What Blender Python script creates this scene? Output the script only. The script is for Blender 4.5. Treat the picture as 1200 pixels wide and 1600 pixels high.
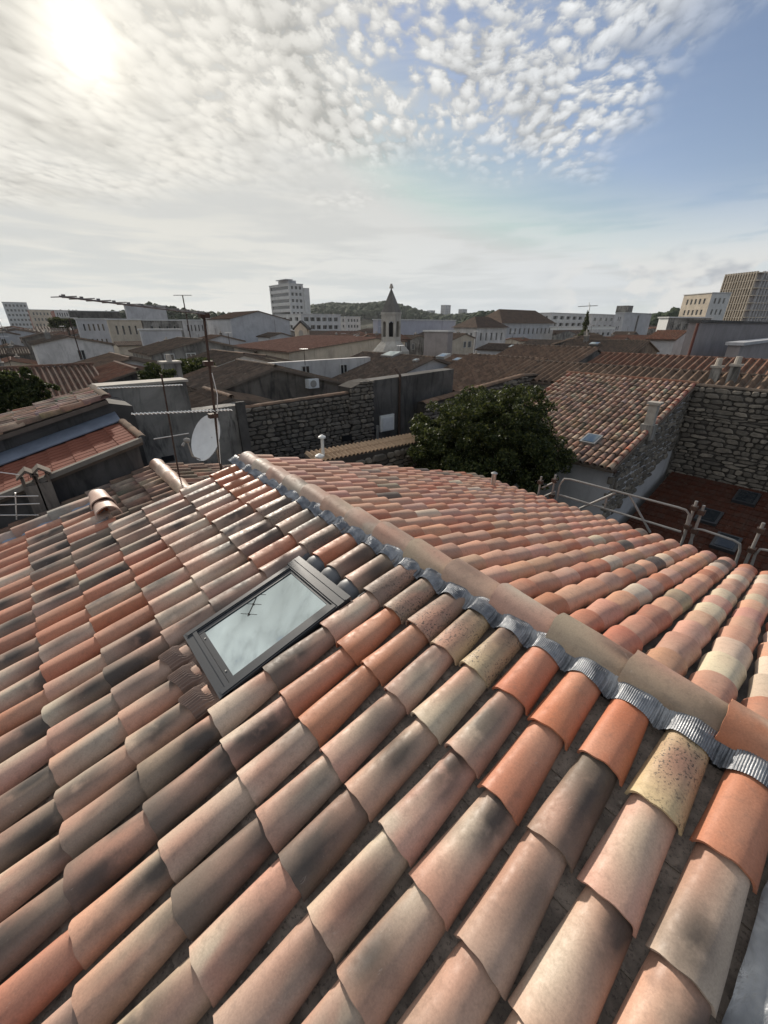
import bpy, math, random
import numpy as np
from mathutils import Matrix, Vector
for o in list(bpy.data.objects): bpy.data.objects.remove(o)
SC = bpy.context.scene; COL = SC.collection
RAD = math.radians
# ---------------------------------------------------------------- camera
H = 11.0                                   # eye height above the street
FPX, TH, PHI = 622.0, RAD(25.12), RAD(40.776)
cam = bpy.data.cameras.new('camera'); cam.sensor_fit = 'HORIZONTAL'; cam.sensor_width = 36
cam.lens = 36*FPX/1200; cam.clip_start = .05; cam.clip_end = 20000
camo = bpy.data.objects.new('camera', cam); COL.objects.link(camo)
camo.location = (0, 0, H); camo.rotation_euler = (RAD(90)-TH, 0, -PHI)
SC.camera = camo
SC.render.resolution_x, SC.render.resolution_y = 768, 1024
vs = SC.view_settings; vs.view_transform = 'Standard'; vs.look = 'None'; vs.gamma = 1; vs.use_curve_mapping = False
vs.exposure = 0.12
# ---------------------------------------------------------------- node helpers
class NT:
    def __init__(s, tree): s.t = tree; s.n = tree.nodes; s.l = tree.links
    def new(s, typ, **kw):
        n = s.n.new(typ)
        for k, v in kw.items():
            if hasattr(n, k) and not k[0].isupper(): setattr(n, k, v)
            else: s.put(n.inputs[k], v)
        return n
    def put(s, sock, v):
        if isinstance(v, bpy.types.NodeSocket): s.l.new(v, sock)
        else: sock.default_value = v
    def math(s, op, a, b=0.0, c=None, clamp=False):
        n = s.n.new('ShaderNodeMath'); n.operation = op; n.use_clamp = clamp
        s.put(n.inputs[0], a); s.put(n.inputs[1], b)
        if c is not None: s.put(n.inputs[2], c)
        return n.outputs[0]
    def vec(s, op, a, b=(0, 0, 0), scale=None):
        n = s.n.new('ShaderNodeVectorMath'); n.operation = op
        s.put(n.inputs[0], a); s.put(n.inputs[1], b)
        if scale is not None: s.put(n.inputs['Scale'], scale)
        return n.outputs['Value'] if op in ('DOT_PRODUCT', 'LENGTH') else n.outputs[0]
    def noise(s, v, scale, detail=4, rough=.5, dist=0, dim='3D'):
        n = s.n.new('ShaderNodeTexNoise'); n.noise_dimensions = dim
        s.put(n.inputs['Vector'], v); s.put(n.inputs['Scale'], scale); s.put(n.inputs['Detail'], detail)
        s.put(n.inputs['Roughness'], rough); s.put(n.inputs['Distortion'], dist)
        return n.outputs['Fac']
    def ss(s, v, a, b, lo=0.0, hi=1.0):    # smoothstep map
        n = s.n.new('ShaderNodeMapRange'); n.interpolation_type = 'SMOOTHSTEP'
        s.put(n.inputs['Value'], v); s.put(n.inputs['From Min'], a); s.put(n.inputs['From Max'], b)
        s.put(n.inputs['To Min'], lo); s.put(n.inputs['To Max'], hi)
        return n.outputs[0]
    def mix(s, f, a, b, mode='MIX'):
        n = s.n.new('ShaderNodeMix'); n.data_type = 'RGBA'; n.blend_type = mode
        s.put(n.inputs[0], f); s.put(n.inputs[6], a if isinstance(a, bpy.types.NodeSocket) else tuple(a)+((1,) if len(a) == 3 else ()))
        s.put(n.inputs[7], b if isinstance(b, bpy.types.NodeSocket) else tuple(b)+((1,) if len(b) == 3 else ()))
        return n.outputs[2]
    def ramp(s, f, stops, interp='LINEAR'):
        n = s.n.new('ShaderNodeValToRGB'); cr = n.color_ramp; cr.interpolation = interp
        while len(cr.elements) < len(stops): cr.elements.new(.5)
        for e, (p, c) in zip(cr.elements, stops): e.position = p; e.color = tuple(c)+(1,)
        s.put(n.inputs[0], f); return n.outputs[0]
    def sep(s, v):
        n = s.n.new('ShaderNodeSeparateXYZ'); s.put(n.inputs[0], v); return n.outputs
    def comb(s, x=0, y=0, z=0):
        n = s.n.new('ShaderNodeCombineXYZ'); s.put(n.inputs[0], x); s.put(n.inputs[1], y); s.put(n.inputs[2], z); return n.outputs[0]
# ---------------------------------------------------------------- sun and sky
SUN = Vector((.1987, .9034, .3799)).normalized()      # towards the veiled sun
sl = bpy.data.lights.new('sun', 'SUN'); sl.energy = 5.0; sl.angle = RAD(1.6); sl.color = (1, .91, .79)
so = bpy.data.objects.new('sun', sl); COL.objects.link(so)
so.rotation_euler = SUN.to_track_quat('Z', 'Y').to_euler(); so.location = (0, 0, 60)
W = bpy.data.worlds.new('World'); SC.world = W; W.use_nodes = True
w = NT(W.node_tree); w.n.clear()
sky = w.new('ShaderNodeTexSky', sky_type='NISHITA'); sky.sun_disc = False
sky.sun_elevation = math.asin(SUN.z); sky.sun_rotation = math.atan2(SUN.x, SUN.y)
sky.altitude = 50; sky.air_density = 1.0; sky.dust_density = 0.35; sky.ozone_density = 2.0
D = w.new('ShaderNodeTexCoord').outputs['Generated']
dx, dy, dz = w.sep(D)
zc = w.math('ADD', w.math('MAXIMUM', dz, 0.0), .06)
px_, py_ = w.math('DIVIDE', dx, zc), w.math('DIVIDE', dy, zc)          # position on the cloud layer
P2 = w.comb(px_, py_, 0)
sd = w.math('MAXIMUM', w.vec('DOT_PRODUCT', D, tuple(SUN)), 0.0)
warp = w.noise(P2, 1.1, 2, .55, dim='2D')
# altocumulus sheet: closed towards the sun, breaking into puffs to the right
wq = w.math('SUBTRACT', warp, .5)
alto_edge = w.math('ADD', w.math('ADD', w.math('MULTIPLY', px_, -.62), w.math('MULTIPLY', py_, -.50)), w.math('MULTIPLY', wq, 1.5))
edgeR = w.ss(w.math('ADD', w.math('SUBTRACT', w.math('MULTIPLY', py_, .95), px_), w.math('MULTIPLY', wq, 1.6)), -1.50, -.75)
fieldA = w.math('MULTIPLY', w.ss(alto_edge, -2.75, -1.75), edgeR)
Pw = w.vec('ADD', P2, w.comb(w.math('MULTIPLY', warp, .35), w.math('MULTIPLY', warp, .2), 0))
rot = w.new('ShaderNodeVectorRotate', rotation_type='Z_AXIS'); w.put(rot.inputs['Vector'], Pw); rot.inputs['Angle'].default_value = RAD(-38)
Pr = w.vec('MULTIPLY', rot.outputs[0], (.75, 1.2, 1))
cells = w.noise(Pr, 12.5, 5, .58, .08, dim='2D')
vo = w.new('ShaderNodeTexVoronoi', feature='F1', voronoi_dimensions='2D', Scale=12.0); w.put(vo.inputs['Vector'], w.vec('ADD', Pr, w.comb(w.math('MULTIPLY', cells, .10), w.math('MULTIPLY', warp, .3), 0)))
puff = w.math('SUBTRACT', 1.0, w.math('MULTIPLY', vo.outputs['Distance'], 1.3))
big = w.noise(Pr, 2.0, 3, .55, dim='2D')
cover = w.math('ADD', w.math('MULTIPLY', puff, .24), w.math('ADD', w.math('MULTIPLY', cells, .72), w.math('MULTIPLY', big, .55)))
sunny = w.ss(w.math('ADD', w.math('SUBTRACT', px_, py_), w.math('MULTIPLY', warp, .4)), -1.5, .2, 0, 1)
thick = w.math('ADD', .33, w.math('MULTIPLY', sunny, .24))
altoA = w.math('MULTIPLY', w.ss(cover, thick, w.math('ADD', thick, .23)), fieldA)
# high veil and streaks
st = w.noise(w.vec('MULTIPLY', D, (1.6, 1.6, 13)), 2.3, 4, .55, .5)
st2 = w.noise(w.vec('MULTIPLY', D, (2.5, 2.5, 30)), 2.0, 2, .5, .3)
veil = w.ss(w.math('ADD', w.math('MULTIPLY', st, .75), w.math('MULTIPLY', st2, .35)), .46, .64)
low = w.ss(dz, .10, .24, 1, 0)
leftw = w.ss(w.math('SUBTRACT', dy, dx), -.75, .6)
veil = w.math('MULTIPLY', veil, w.math('ADD', w.math('MULTIPLY', low, .80), w.math('MULTIPLY', leftw, .5)), clamp=True)
base_haze = w.ss(dz, -.02, .20, .62, 0)
base_haze = w.math('ADD', base_haze, w.math('MULTIPLY', leftw, w.ss(dz, .1, .5, .16, .12)), clamp=True)
# small cumulus bank low over the right-hand roofs
Pc = w.vec('MULTIPLY', D, (9, 9, 17))
cn = w.noise(Pc, 1.25, 5, .55)
cmask = w.math('MULTIPLY', w.ss(w.math('SUBTRACT', dx, dy), .30, .55), w.ss(dz, .008, .03))
cmask = w.math('MULTIPLY', cmask, w.ss(dz, .085, .15, 1, 0))
cum = w.math('MULTIPLY', w.ss(cn, .42, .52), cmask)
# light
skyc = w.mix(1.0, sky.outputs[0], (.148, .125, .118), 'MULTIPLY')
skyc = w.mix(1.0, skyc, (.68, .68, .66), 'DARKEN')
g8, g40, g300 = (w.math('POWER', sd, k) for k in (7, 60, 900))
glow = w.math('ADD', w.math('MULTIPLY', g8, .02), w.math('ADD', w.math('MULTIPLY', g40, .06), w.math('MULTIPLY', g300, .8)))
fluff = w.math('SUBTRACT', w.math('ADD', w.math('MULTIPLY', cells, .6), w.math('MULTIPLY', puff, .4)), .52)
cloudlum = w.math('ADD', w.ss(cover, w.math('ADD', thick, .05), w.math('ADD', thick, .42), w.ss(sunny, 0, 1, .64, .56), w.ss(sunny, 0, 1, .81, .88)), w.math('ADD', w.math('MULTIPLY', fluff, .34), w.ss(big, .46, .68, .07, -.11)))
def shade(l, col):
    return w.mix(1.0, w.comb(l, l, l), col, 'MULTIPLY')
warmc = w.mix(w.math('POWER', sd, 5), (.97, 1.0, 1.03), (1.03, .99, .90))
hazec = w.mix(1.0, warmc, (.66, .72, .76), 'MULTIPLY')
c1 = w.mix(base_haze, skyc, hazec)
c1 = w.mix(w.math('MULTIPLY', veil, .8), c1, w.mix(1.0, warmc, (.80, .81, .81), 'MULTIPLY'))
cumc = w.mix(w.ss(w.noise(w.vec('ADD', Pc, (0, 0, .35)), 1.25, 3, .55), .52, .74), (.80, .80, .78), (.48, .51, .55))
c1 = w.mix(w.math('MULTIPLY', cum, .95), c1, cumc)
c1 = w.mix(w.math('MULTIPLY', altoA, .93), c1, w.mix(1.0, warmc, shade(cloudlum, (1, 1, 1)), 'MULTIPLY'))
c1 = w.mix(1.0, c1, w.mix(1.0, w.comb(glow, glow, glow), (1, .93, .76), 'MULTIPLY'), 'ADD')
bg = w.new('ShaderNodeBackground'); w.put(bg.inputs[0], c1); bg.inputs[1].default_value = .86
wo = w.new('ShaderNodeOutputWorld'); w.l.new(bg.outputs[0], wo.inputs[0])
W.cycles.sampling_method = 'MANUAL'; W.cycles.sample_map_resolution = 1024
# ---------------------------------------------------------------- frame of the town
# every house is square with the same two axes: x runs across the ridges, y along them
_c, _s = math.cos(TH), math.sin(TH)
GX = (math.cos(PHI), math.sin(PHI)); EX = (-math.sin(PHI), math.cos(PHI))
def ray(u, v):
    a = (u-600)/FPX; b = (800-v)/FPX; r, f, z = a, _c+b*_s, -_s+b*_c
    return np.array([r*GX[0]+f*GX[1], r*EX[0]+f*EX[1], z])
def pt(u, v, p=None, q=None, z=None, fw=None):
    "point of the place seen in a direction, at a known x, y, height or distance"
    t = ray(u, v)
    if p is not None: k = p/t[0]
    elif q is not None: k = q/t[1]
    elif z is not None: k = z/t[2]
    else: k = fw/(math.sin(PHI)*t[0]+math.cos(PHI)*t[1])
    t = t*k; return Vector((t[0], t[1], t[2]+H))
# ---------------------------------------------------------------- mesh helpers
class MB:
    def __init__(s): s.v = []; s.f = []; s.m = []; s.uv = []; s.mi = 0
    def add(s, vs, fs, uvs=None):
        o = len(s.v); s.v += [tuple(x) for x in vs]
        for k, f in enumerate(fs):
            s.f.append(tuple(i+o for i in f)); s.m.append(s.mi)
            s.uv.append(uvs[k] if uvs else None)
    def box(s, a, b):
        (x0, y0, z0), (x1, y1, z1) = a, b
        if x0 > x1: x0, x1 = x1, x0
        if y0 > y1: y0, y1 = y1, y0
        if z0 > z1: z0, z1 = z1, z0
        s.add([(x0, y0, z0), (x1, y0, z0), (x1, y1, z0), (x0, y1, z0), (x0, y0, z1), (x1, y0, z1), (x1, y1, z1), (x0, y1, z1)],
              [(0, 3, 2, 1), (4, 5, 6, 7), (0, 1, 5, 4), (1, 2, 6, 5), (2, 3, 7, 6), (3, 0, 4, 7)])
    def obox(s, M, a, b):
        t = MB(); t.box(a, b); s.add([M @ Vector(v) for v in t.v], t.f)
    def prism(s, poly, d):                    # closed polygon extruded by vector d
        n = len(poly); d = Vector(d); P = [Vector(v) for v in poly]
        s.add(P+[v+d for v in P], [tuple(range(n))[::-1], tuple(range(n, 2*n))]+[(i, (i+1) % n, n+(i+1) % n, n+i) for i in range(n)])
    def tube(s, pts, r, seg=8, caps=True):
        P = [Vector(p) for p in pts]; rs = r if isinstance(r, (list, tuple)) else [r]*len(P); vs = []; prev = None
        for i, p in enumerate(P):
            t = (P[min(i+1, len(P)-1)]-P[max(i-1, 0)]).normalized()
            a = prev if prev is not None else (Vector((0, 0, 1)) if abs(t.z) < .9 else Vector((1, 0, 0)))
            x = (a-t*a.dot(t)).normalized(); prev = x; y = t.cross(x)
            for k in range(seg):
                an = 2*math.pi*k/seg; vs.append(p+(x*math.cos(an)+y*math.sin(an))*rs[i])
        n = len(P); fs = [(i*seg+k, i*seg+(k+1) % seg, (i+1)*seg+(k+1) % seg, (i+1)*seg+k) for i in range(n-1) for k in range(seg)]
        if caps: fs += [tuple(range(seg))[::-1], tuple(range((n-1)*seg, n*seg))]
        s.add(vs, fs)
    def mesh(s, name, mats, smooth=False, center=None, angle=None):
        me = bpy.data.meshes.new(name)
        c = Vector(center) if center is not None else Vector((0, 0, 0))
        me.from_pydata([(x-c.x, y-c.y, z-c.z) for x, y, z in s.v], [], s.f)
        for m in (mats if isinstance(mats, (list, tuple)) else [mats]): me.materials.append(M[m])
        me.polygons.foreach_set('material_index', s.m)
        if any(u is not None for u in s.uv):
            ul = me.uv_layers.new(name='uv'); data = []
            for f, u in zip(s.f, s.uv): data += [c for x in (u or [(0, 0)]*len(f)) for c in x]
            ul.data.foreach_set('uv', data)
        if smooth:
            me.polygons.foreach_set('use_smooth', [True]*len(me.polygons))
            if angle: me.set_sharp_from_angle(angle=RAD(angle))
        me.update(); return me
    def build(s, name, mats, parent=None, smooth=False, angle=35, **tags):
        a = np.array(s.v); lo, hi = a.min(0), a.max(0); c = ((lo[0]+hi[0])/2, (lo[1]+hi[1])/2, lo[2])
        return link(name, s.mesh(name, mats, smooth, c, angle), Matrix.Translation(c), parent, **tags)
def link(name, me, mat, parent=None, label=None, cat=None, group=None, kind=None):
    o = bpy.data.objects.new(name, me); COL.objects.link(o); o.matrix_basis = mat
    if parent is not None: o.parent = parent; o.matrix_parent_inverse = parent.matrix_basis.inverted()
    if label: o['label'] = label
    if cat: o['category'] = cat
    if group: o['group'] = group
    if kind: o['kind'] = kind
    return o
def thing(name, label, cat, loc, group=None):
    return link(name, None, Matrix.Translation(Vector(loc)), None, label, cat, group)
# ---------------------------------------------------------------- materials
M = {}
def mat(name, rough=.85, spec=.3, metal=0.0):
    m = bpy.data.materials.new(name); m.use_nodes = True; t = NT(m.node_tree)
    b = t.n['Principled BSDF']; b.inputs['Roughness'].default_value = rough
    b.inputs['Specular IOR Level'].default_value = spec; b.inputs['Metallic'].default_value = metal
    M[name] = m; return t, b
def bump(t, b, h, strength=.3, dist=.01):
    n = t.new('ShaderNodeBump', Strength=strength, Distance=dist); t.put(n.inputs['Height'], h); t.put(b.inputs['Normal'], n.outputs[0])
def plain(name, col, rough=.8, spec=.3, metal=0.0, var=.12, scale=3.0, bmp=.1):
    t, b = mat(name, rough, spec, metal); P = t.new('ShaderNodeTexCoord').outputs['Object']
    n = t.noise(P, scale, 5, .6); t.put(b.inputs['Base Color'], t.mix(n, [c*(1-var*1.6) for c in col], [min(1, c*(1+var*1.6)) for c in col]))
    if bmp: bump(t, b, t.noise(P, scale*14, 3, .6), bmp, .01)
    return t, b
def stucco(name, col, stain=.5, dark=(.05, .047, .045), rough=.92):
    "render with run-down weather streaks, patches and grain"
    t, b = mat(name, rough, .2); P = t.new('ShaderNodeNewGeometry').outputs['Position']
    x, y, z = t.sep(P)
    streak = t.noise(t.vec('MULTIPLY', P, (1.5, 1.5, .34)), 1.6, 6, .65, .6)
    patch = t.noise(P, .55, 6, .62, .4); fine = t.noise(P, 9, 5, .65)
    c = t.mix(t.ss(patch, .3, .7), [k*(1-.62*stain) for k in col], [min(1, k*(1+.3*stain)) for k in col])
    c = t.mix(t.math('MULTIPLY', t.ss(streak, .46, .68), stain), c, dark)
    c = t.mix(t.math('MULTIPLY', t.ss(fine, .55, .8), .3*stain+.1), c, [k*.5 for k in col])
    t.put(b.inputs['Base Color'], c); bump(t, b, t.noise(P, 30, 4, .6), .25, .01)
def tile_mat(name, src, palette=None, lichen=0.0, dirt=.25, alt_k=1.0):
    """clay tile. src 'object': colour from the object; 'attr': colour attribute per tile; 'uv': random per tile from palette."""
    t, b = mat(name, .62, .06 if src == 'uv' else .12 if lichen else .34)
    if src == 'object':
        oi = t.new('ShaderNodeObjectInfo'); base, amt, rnd, spk = oi.outputs['Color'], oi.outputs['Alpha'], oi.outputs['Random'], oi.outputs['Object Index']
        P = t.new('ShaderNodeTexCoord').outputs['Object']; off = t.math('MULTIPLY', rnd, 97.0)
    elif src == 'attr':
        at = t.new('ShaderNodeAttribute'); at.attribute_name = 'tcol'; base, amt = at.outputs['Color'], at.outputs['Alpha']
        P = t.new('ShaderNodeUVMap', uv_map='uv').outputs[0]; spk = 0.0
        rnd = t.new('ShaderNodeNewGeometry').outputs['Random Per Island']; off = t.math('MULTIPLY', rnd, 97.0)
    else:
        uv = t.new('ShaderNodeUVMap', uv_map='uv').outputs[0]; cell = t.vec('FLOOR', uv)
        wn = t.new('ShaderNodeTexWhiteNoise', noise_dimensions='3D'); t.put(wn.inputs['Vector'], cell)
        rnd = wn.outputs['Value']; base = t.mix(.6, t.ramp(rnd, palette, 'CONSTANT'), [sum(c_[i] for _, c_ in palette)/len(palette) for i in range(3)])
        P = t.vec('MULTIPLY', uv, (.22, .4, 1)); off = t.math('MULTIPLY', rnd, 3.0); spk = 0.0; amt = .35
    Po = t.vec('ADD', P, t.comb(off, t.math('MULTIPLY', off, .37), t.math('MULTIPLY', off, .71)))
    n1 = t.noise(t.vec('MULTIPLY', Po, (6, 3.0, 3)), 1.0, 2, .45, .0)
    n2 = t.noise(t.vec('MULTIPLY', Po, (6.5, 3.2, 3)), 1.15, 2, .45, .0)
    fr = lambda k: t.math('FRACT', t.math('MULTIPLY', rnd, k))
    tx, ty, _z = t.sep(P)
    def blob(k, xa, xb, ya, yb, rx, ry):
        a = t.math('DIVIDE', t.math('SUBTRACT', tx, t.math('ADD', xa, t.math('MULTIPLY', fr(k), xb))), rx)
        e = t.math('DIVIDE', t.math('SUBTRACT', ty, t.math('ADD', ya, t.math('MULTIPLY', fr(k*1.7), yb))), t.math('ADD', ry, t.math('MULTIPLY', fr(k*2.3), .12)))
        return t.math('EXPONENT', t.math('MULTIPLY', t.math('ADD', t.math('MULTIPLY', a, a), t.math('MULTIPLY', e, e)), -1.0))
    if src != 'uv':
        blob1 = t.math('MULTIPLY', blob(23.7, .07, -.12, -.42, .38, .10, .15), t.ss(n1, .22, .46), clamp=True)
        blob2 = t.math('MULTIPLY', t.math('ADD', blob(41.3, .03, -.10, -.46, .38, .072, .13), t.math('MULTIPLY', t.ss(n2, .54, .72), .35)), t.ss(t.noise(Po, 9, 3, .5), .10, .48), clamp=True)
    else: blob1, blob2 = 0.0, t.ss(n2, .43, .64)
    fine = t.noise(Po, 120, 4, .7); mid = t.noise(Po, 26, 4, .6)
    cr_, cg_, cb_ = t.sep(base)
    pale = t.ss(t.math('DIVIDE', cg_, t.math('MAXIMUM', cr_, .01)), .60, .72)          # reddish tiles flame to cream, pale ones to pink
    fa = t.math('FRACT', t.math('MULTIPLY', rnd, 7.31))
    alt = t.mix(pale, t.ramp(fa, [(0, (.54, .43, .315)), (.5, (.50, .41, .32)), (1, (.44, .32, .235))]), t.ramp(fa, [(0, (.47, .25, .175)), (.5, (.44, .27, .20)), (1, (.36, .20, .14))]))
    c = t.mix(t.math('MULTIPLY', blob1, alt_k), base, alt) if src != 'uv' else base
    c = t.mix(t.math('MULTIPLY', blob2, amt), c, (.050, .042, .037))
    c = t.mix(t.math('MULTIPLY', t.ss(mid, .5, .75), dirt), c, (.12, .10, .085))
    c = t.mix(.3, c, t.mix(1.0, c, t.ramp(fine, [(.3, (.45, .45, .45)), (.7, (1.35, 1.35, 1.35))]), 'MULTIPLY'))
    if src == 'object':
        dots = t.math('MULTIPLY', t.math('MULTIPLY', t.ss(t.noise(Po, 75, 5, .75), .52, .62), t.ss(n2, .34, .55)), spk)
        c = t.mix(dots, c, (.05, .045, .04))
        scuff = t.math('MULTIPLY', t.ss(t.noise(t.vec('MULTIPLY', Po, (18, 9, 9)), 2.2, 6, .7, 1.2), .64, .72), .22)
        c = t.mix(scuff, c, (.62, .56, .5))
    if lichen:
        G = t.new('ShaderNodeNewGeometry').outputs['Position']
        c = t.mix(t.math('MULTIPLY', t.ss(t.noise(G, 2.2, 6, .68), .46, .66), lichen), c, (.060, .056, .050))
        c = t.mix(t.math('MULTIPLY', t.ss(t.noise(G, 6.5, 5, .7), .60, .70), lichen*.55), c, (.34, .33, .29))
    if src == 'uv':
        orn = t.new('ShaderNodeObjectInfo').outputs['Random']
        c = t.mix(1.0, c, t.ramp(orn, [(0, (.62, .62, .64)), (.35, (1.0, .95, .9)), (.7, (1.25, 1.08, .98)), (1, (.82, .84, .86))]), 'MULTIPLY')
    t.put(b.inputs['Base Color'], c)
    t.put(b.inputs['Roughness'], (t.ss(mid, .3, .7, .46, .68) if not lichen else .9) if src != 'uv' else .95)
    bump(t, b, t.math('ADD', t.math('MULTIPLY', fine, .5), mid), .22, .004)
tile_mat('clay_tile', 'object'); tile_mat('clay_tile_plain', 'object', alt_k=.25); tile_mat('clay_tile_field', 'attr', alt_k=.25)
OLDP = [(p_, tuple(k*.66 for k in c_)) for p_, c_ in [(0, (.20, .15, .115)), (.2, (.26, .20, .155)), (.4, (.15, .12, .10)), (.55, (.30, .22, .165)), (.7, (.20, .145, .11)), (.82, (.10, .085, .075)), (.92, (.34, .28, .22))]]
REDP = [(p_, tuple(k*.70 for k in c_)) for p_, c_ in [(0, (.26, .12, .085)), (.25, (.31, .18, .13)), (.45, (.20, .10, .075)), (.6, (.30, .22, .165)), (.8, (.25, .13, .09)), (.92, (.15, .105, .085))]]
tile_mat('old_clay_tile', 'object', lichen=.55, dirt=.5)
tile_mat('old_tile_sheet', 'uv', OLDP, .6); tile_mat('red_tile_sheet', 'uv', REDP, .35)
FARP = [(p_, tuple(k*.66 for k in c_)) for p_, c_ in [(0, (.17, .125, .10)), (.3, (.22, .16, .125)), (.6, (.14, .11, .09)), (.8, (.24, .17, .13))]]
tile_mat('far_tile_sheet', 'uv', FARP, .5)
FLATR = [(0, (.27, .095, .06)), (.3, (.23, .085, .055)), (.6, (.30, .115, .075)), (.85, (.20, .08, .055))]
tile_mat('flat_red_tile', 'uv', FLATR, .25)
t, b = mat('pan_clay', .85, .2); oi = t.new('ShaderNodeObjectInfo'); P = t.vec('ADD', t.new('ShaderNodeTexCoord').outputs['Object'], t.comb(t.math('MULTIPLY', oi.outputs['Random'], 50), 0, 0))
c = t.mix(t.ss(t.noise(P, 9, 5, .65), .35, .65), (.20, .165, .14), (.36, .295, .245)); c = t.mix(t.math('MULTIPLY', t.ss(t.noise(P, 60, 4, .7), .52, .66), .6), c, (.06, .05, .045))
t.put(b.inputs['Base Color'], c); bump(t, b, t.noise(P, 70, 4, .7), .5, .006)
t, b = plain('mortar_bed', (.15, .13, .115), .95, .1, var=.35, scale=14, bmp=.6)
plain('anthracite_metal', (.042, .045, .05), .38, .5, .3, var=.08, scale=9, bmp=.03)
plain('black_rubber', (.012, .012, .013), .55, .4, bmp=.1)
plain('mortar_crumb', (.24, .21, .18), .95, .1, var=.4, scale=40, bmp=.2)
plain('grey_seal', (.13, .132, .138), .5, .4, bmp=.1)
plain('brown_apron', (.20, .135, .105), .6, .35, var=.15, scale=12, bmp=.15)
plain('galvanised', (.36, .36, .35), .42, .5, .75, var=.2, scale=18, bmp=.08)
plain('rusty_steel', (.065, .042, .032), .75, .3, .2, var=.45, scale=22, bmp=.2)
plain('white_paint', (.66, .66, .63), .6, .35, var=.12, scale=6, bmp=.05)
plain('dish_grey', (.60, .61, .61), .5, .4, var=.15, scale=5, bmp=.04)
plain('aluminium', (.55, .56, .56), .4, .5, .8, var=.12, scale=14, bmp=.05)
plain('blue_flashing', (.20, .235, .30), .45, .5, .5, var=.25, scale=5, bmp=.1)
plain('bark', (.09, .07, .055), .95, .1, var=.3, scale=9, bmp=.6)
plain('window_frame', (.42, .42, .40), .6, .3, bmp=0); plain('shutter', (.26, .25, .23), .7, .3, bmp=0)
plain('dark_opening', (.012, .012, .014), .6, .3, bmp=0)
plain('coping_stone', (.34, .31, .27), .9, .2, var=.25, scale=6, bmp=.3)
t, b = mat('window_glass', .06, .6); t.put(b.inputs['Base Color'], (.018, .022, .026, 1))
# lead / zinc: crumpled soft metal
for nm, sc_, st_ in (('lead_flashing', 26, .55), ('zinc_sheet', 7, .6)):
    t, b = mat(nm, .5, .5, .55 if nm[0] == 'l' else .85); P = t.new('ShaderNodeTexCoord').outputs['Object']
    n = t.noise(P, sc_, 5, .6, .6); n2 = t.noise(P, sc_*.35, 4, .6)
    t.put(b.inputs['Base Color'], t.mix(t.ss(n2, .35, .65), *(((.15, .16, .178), (.33, .34, .355)) if nm[0] == 'l' else ((.13, .14, .155), (.36, .37, .385)))))
    t.put(b.inputs['Roughness'], t.ss(n, .3, .7, .42 if nm[0] == 'l' else .26, .62)); bump(t, b, t.math('ADD', n, t.math('MULTIPLY', n2, 1.5)), st_, .012)
# skylight pane: coated glass that mirrors the sky
t, b = mat('coated_glass', .02, .8); t.put(b.inputs['Base Color'], (.02, .028, .028, 1))
gl = t.new('ShaderNodeBsdfGlossy', Color=(.70, .79, .79, 1), Roughness=.015)
fr = t.new('ShaderNodeFresnel', IOR=2.3)
ms = t.new('ShaderNodeMixShader'); t.put(ms.inputs[0], t.math('ADD', t.math('MULTIPLY', fr.outputs[0], .7), .15, clamp=True))
t.l.new(b.outputs[0], ms.inputs[1]); t.l.new(gl.outputs[0], ms.inputs[2]); t.l.new(ms.outputs[0], t.n['Material Output'].inputs[0])
stucco('render_grey', (.25, .237, .215), .85, (.03, .029, .028)); stucco('render_dark', (.10, .094, .088), .75, (.025, .024, .023)); stucco('render_brown', (.19, .165, .14), .8, (.035, .032, .03))
plain('pipe_red', (.10, .035, .025), .6, .3)
stucco('render_white', (.52, .50, .48), .35, (.16, .15, .14)); stucco('render_cream', (.46, .40, .32), .3, (.15, .13, .11))
stucco('render_pale', (.42, .42, .43), .25, (.18, .17, .17)); stucco('render_lilac', (.36, .36, .40), .15, (.2, .2, .2)); stucco('render_mauve', (.27, .245, .24), .25, (.12, .11, .11))
stucco('concrete_light', (.50, .50, .49), .2, (.2, .2, .2)); stucco('brick_red', (.27, .13, .10), .2)
# ---------------------------------------------------------------- main house: numbers fitted to the tile grid
rnd = random.Random(7)
SA, SB = RAD(14.86), RAD(16.0)
CA, SNA, CB, SNB = math.cos(SA), math.sin(SA), math.cos(SB), math.sin(SB)
A0 = Vector((1.793, -.335, -1.803+H)); CW = .235
RP, RZ = 1.793+.25*CA, -1.803+.25*SNA+H                 # ridge line
dA, nA = Vector((-CA, 0, -SNA)), Vector((-SNA, 0, CA))
dB, nB = Vector((CB, 0, -SNB)), Vector((SNB, 0, CB))
Y = Vector((0, 1, 0))
def onA(r, q, h=0): return Vector((A0.x, q, A0.z))+dA*r+nA*h
def onB(r, q, h=0): return Vector((RP, q, RZ))+dB*r+nB*h
def frame(x, y, z, o):
    return Matrix(((x[0], y[0], z[0], o[0]), (x[1], y[1], z[1], o[1]), (x[2], y[2], z[2], o[2]), (0, 0, 0, 1)))
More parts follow.
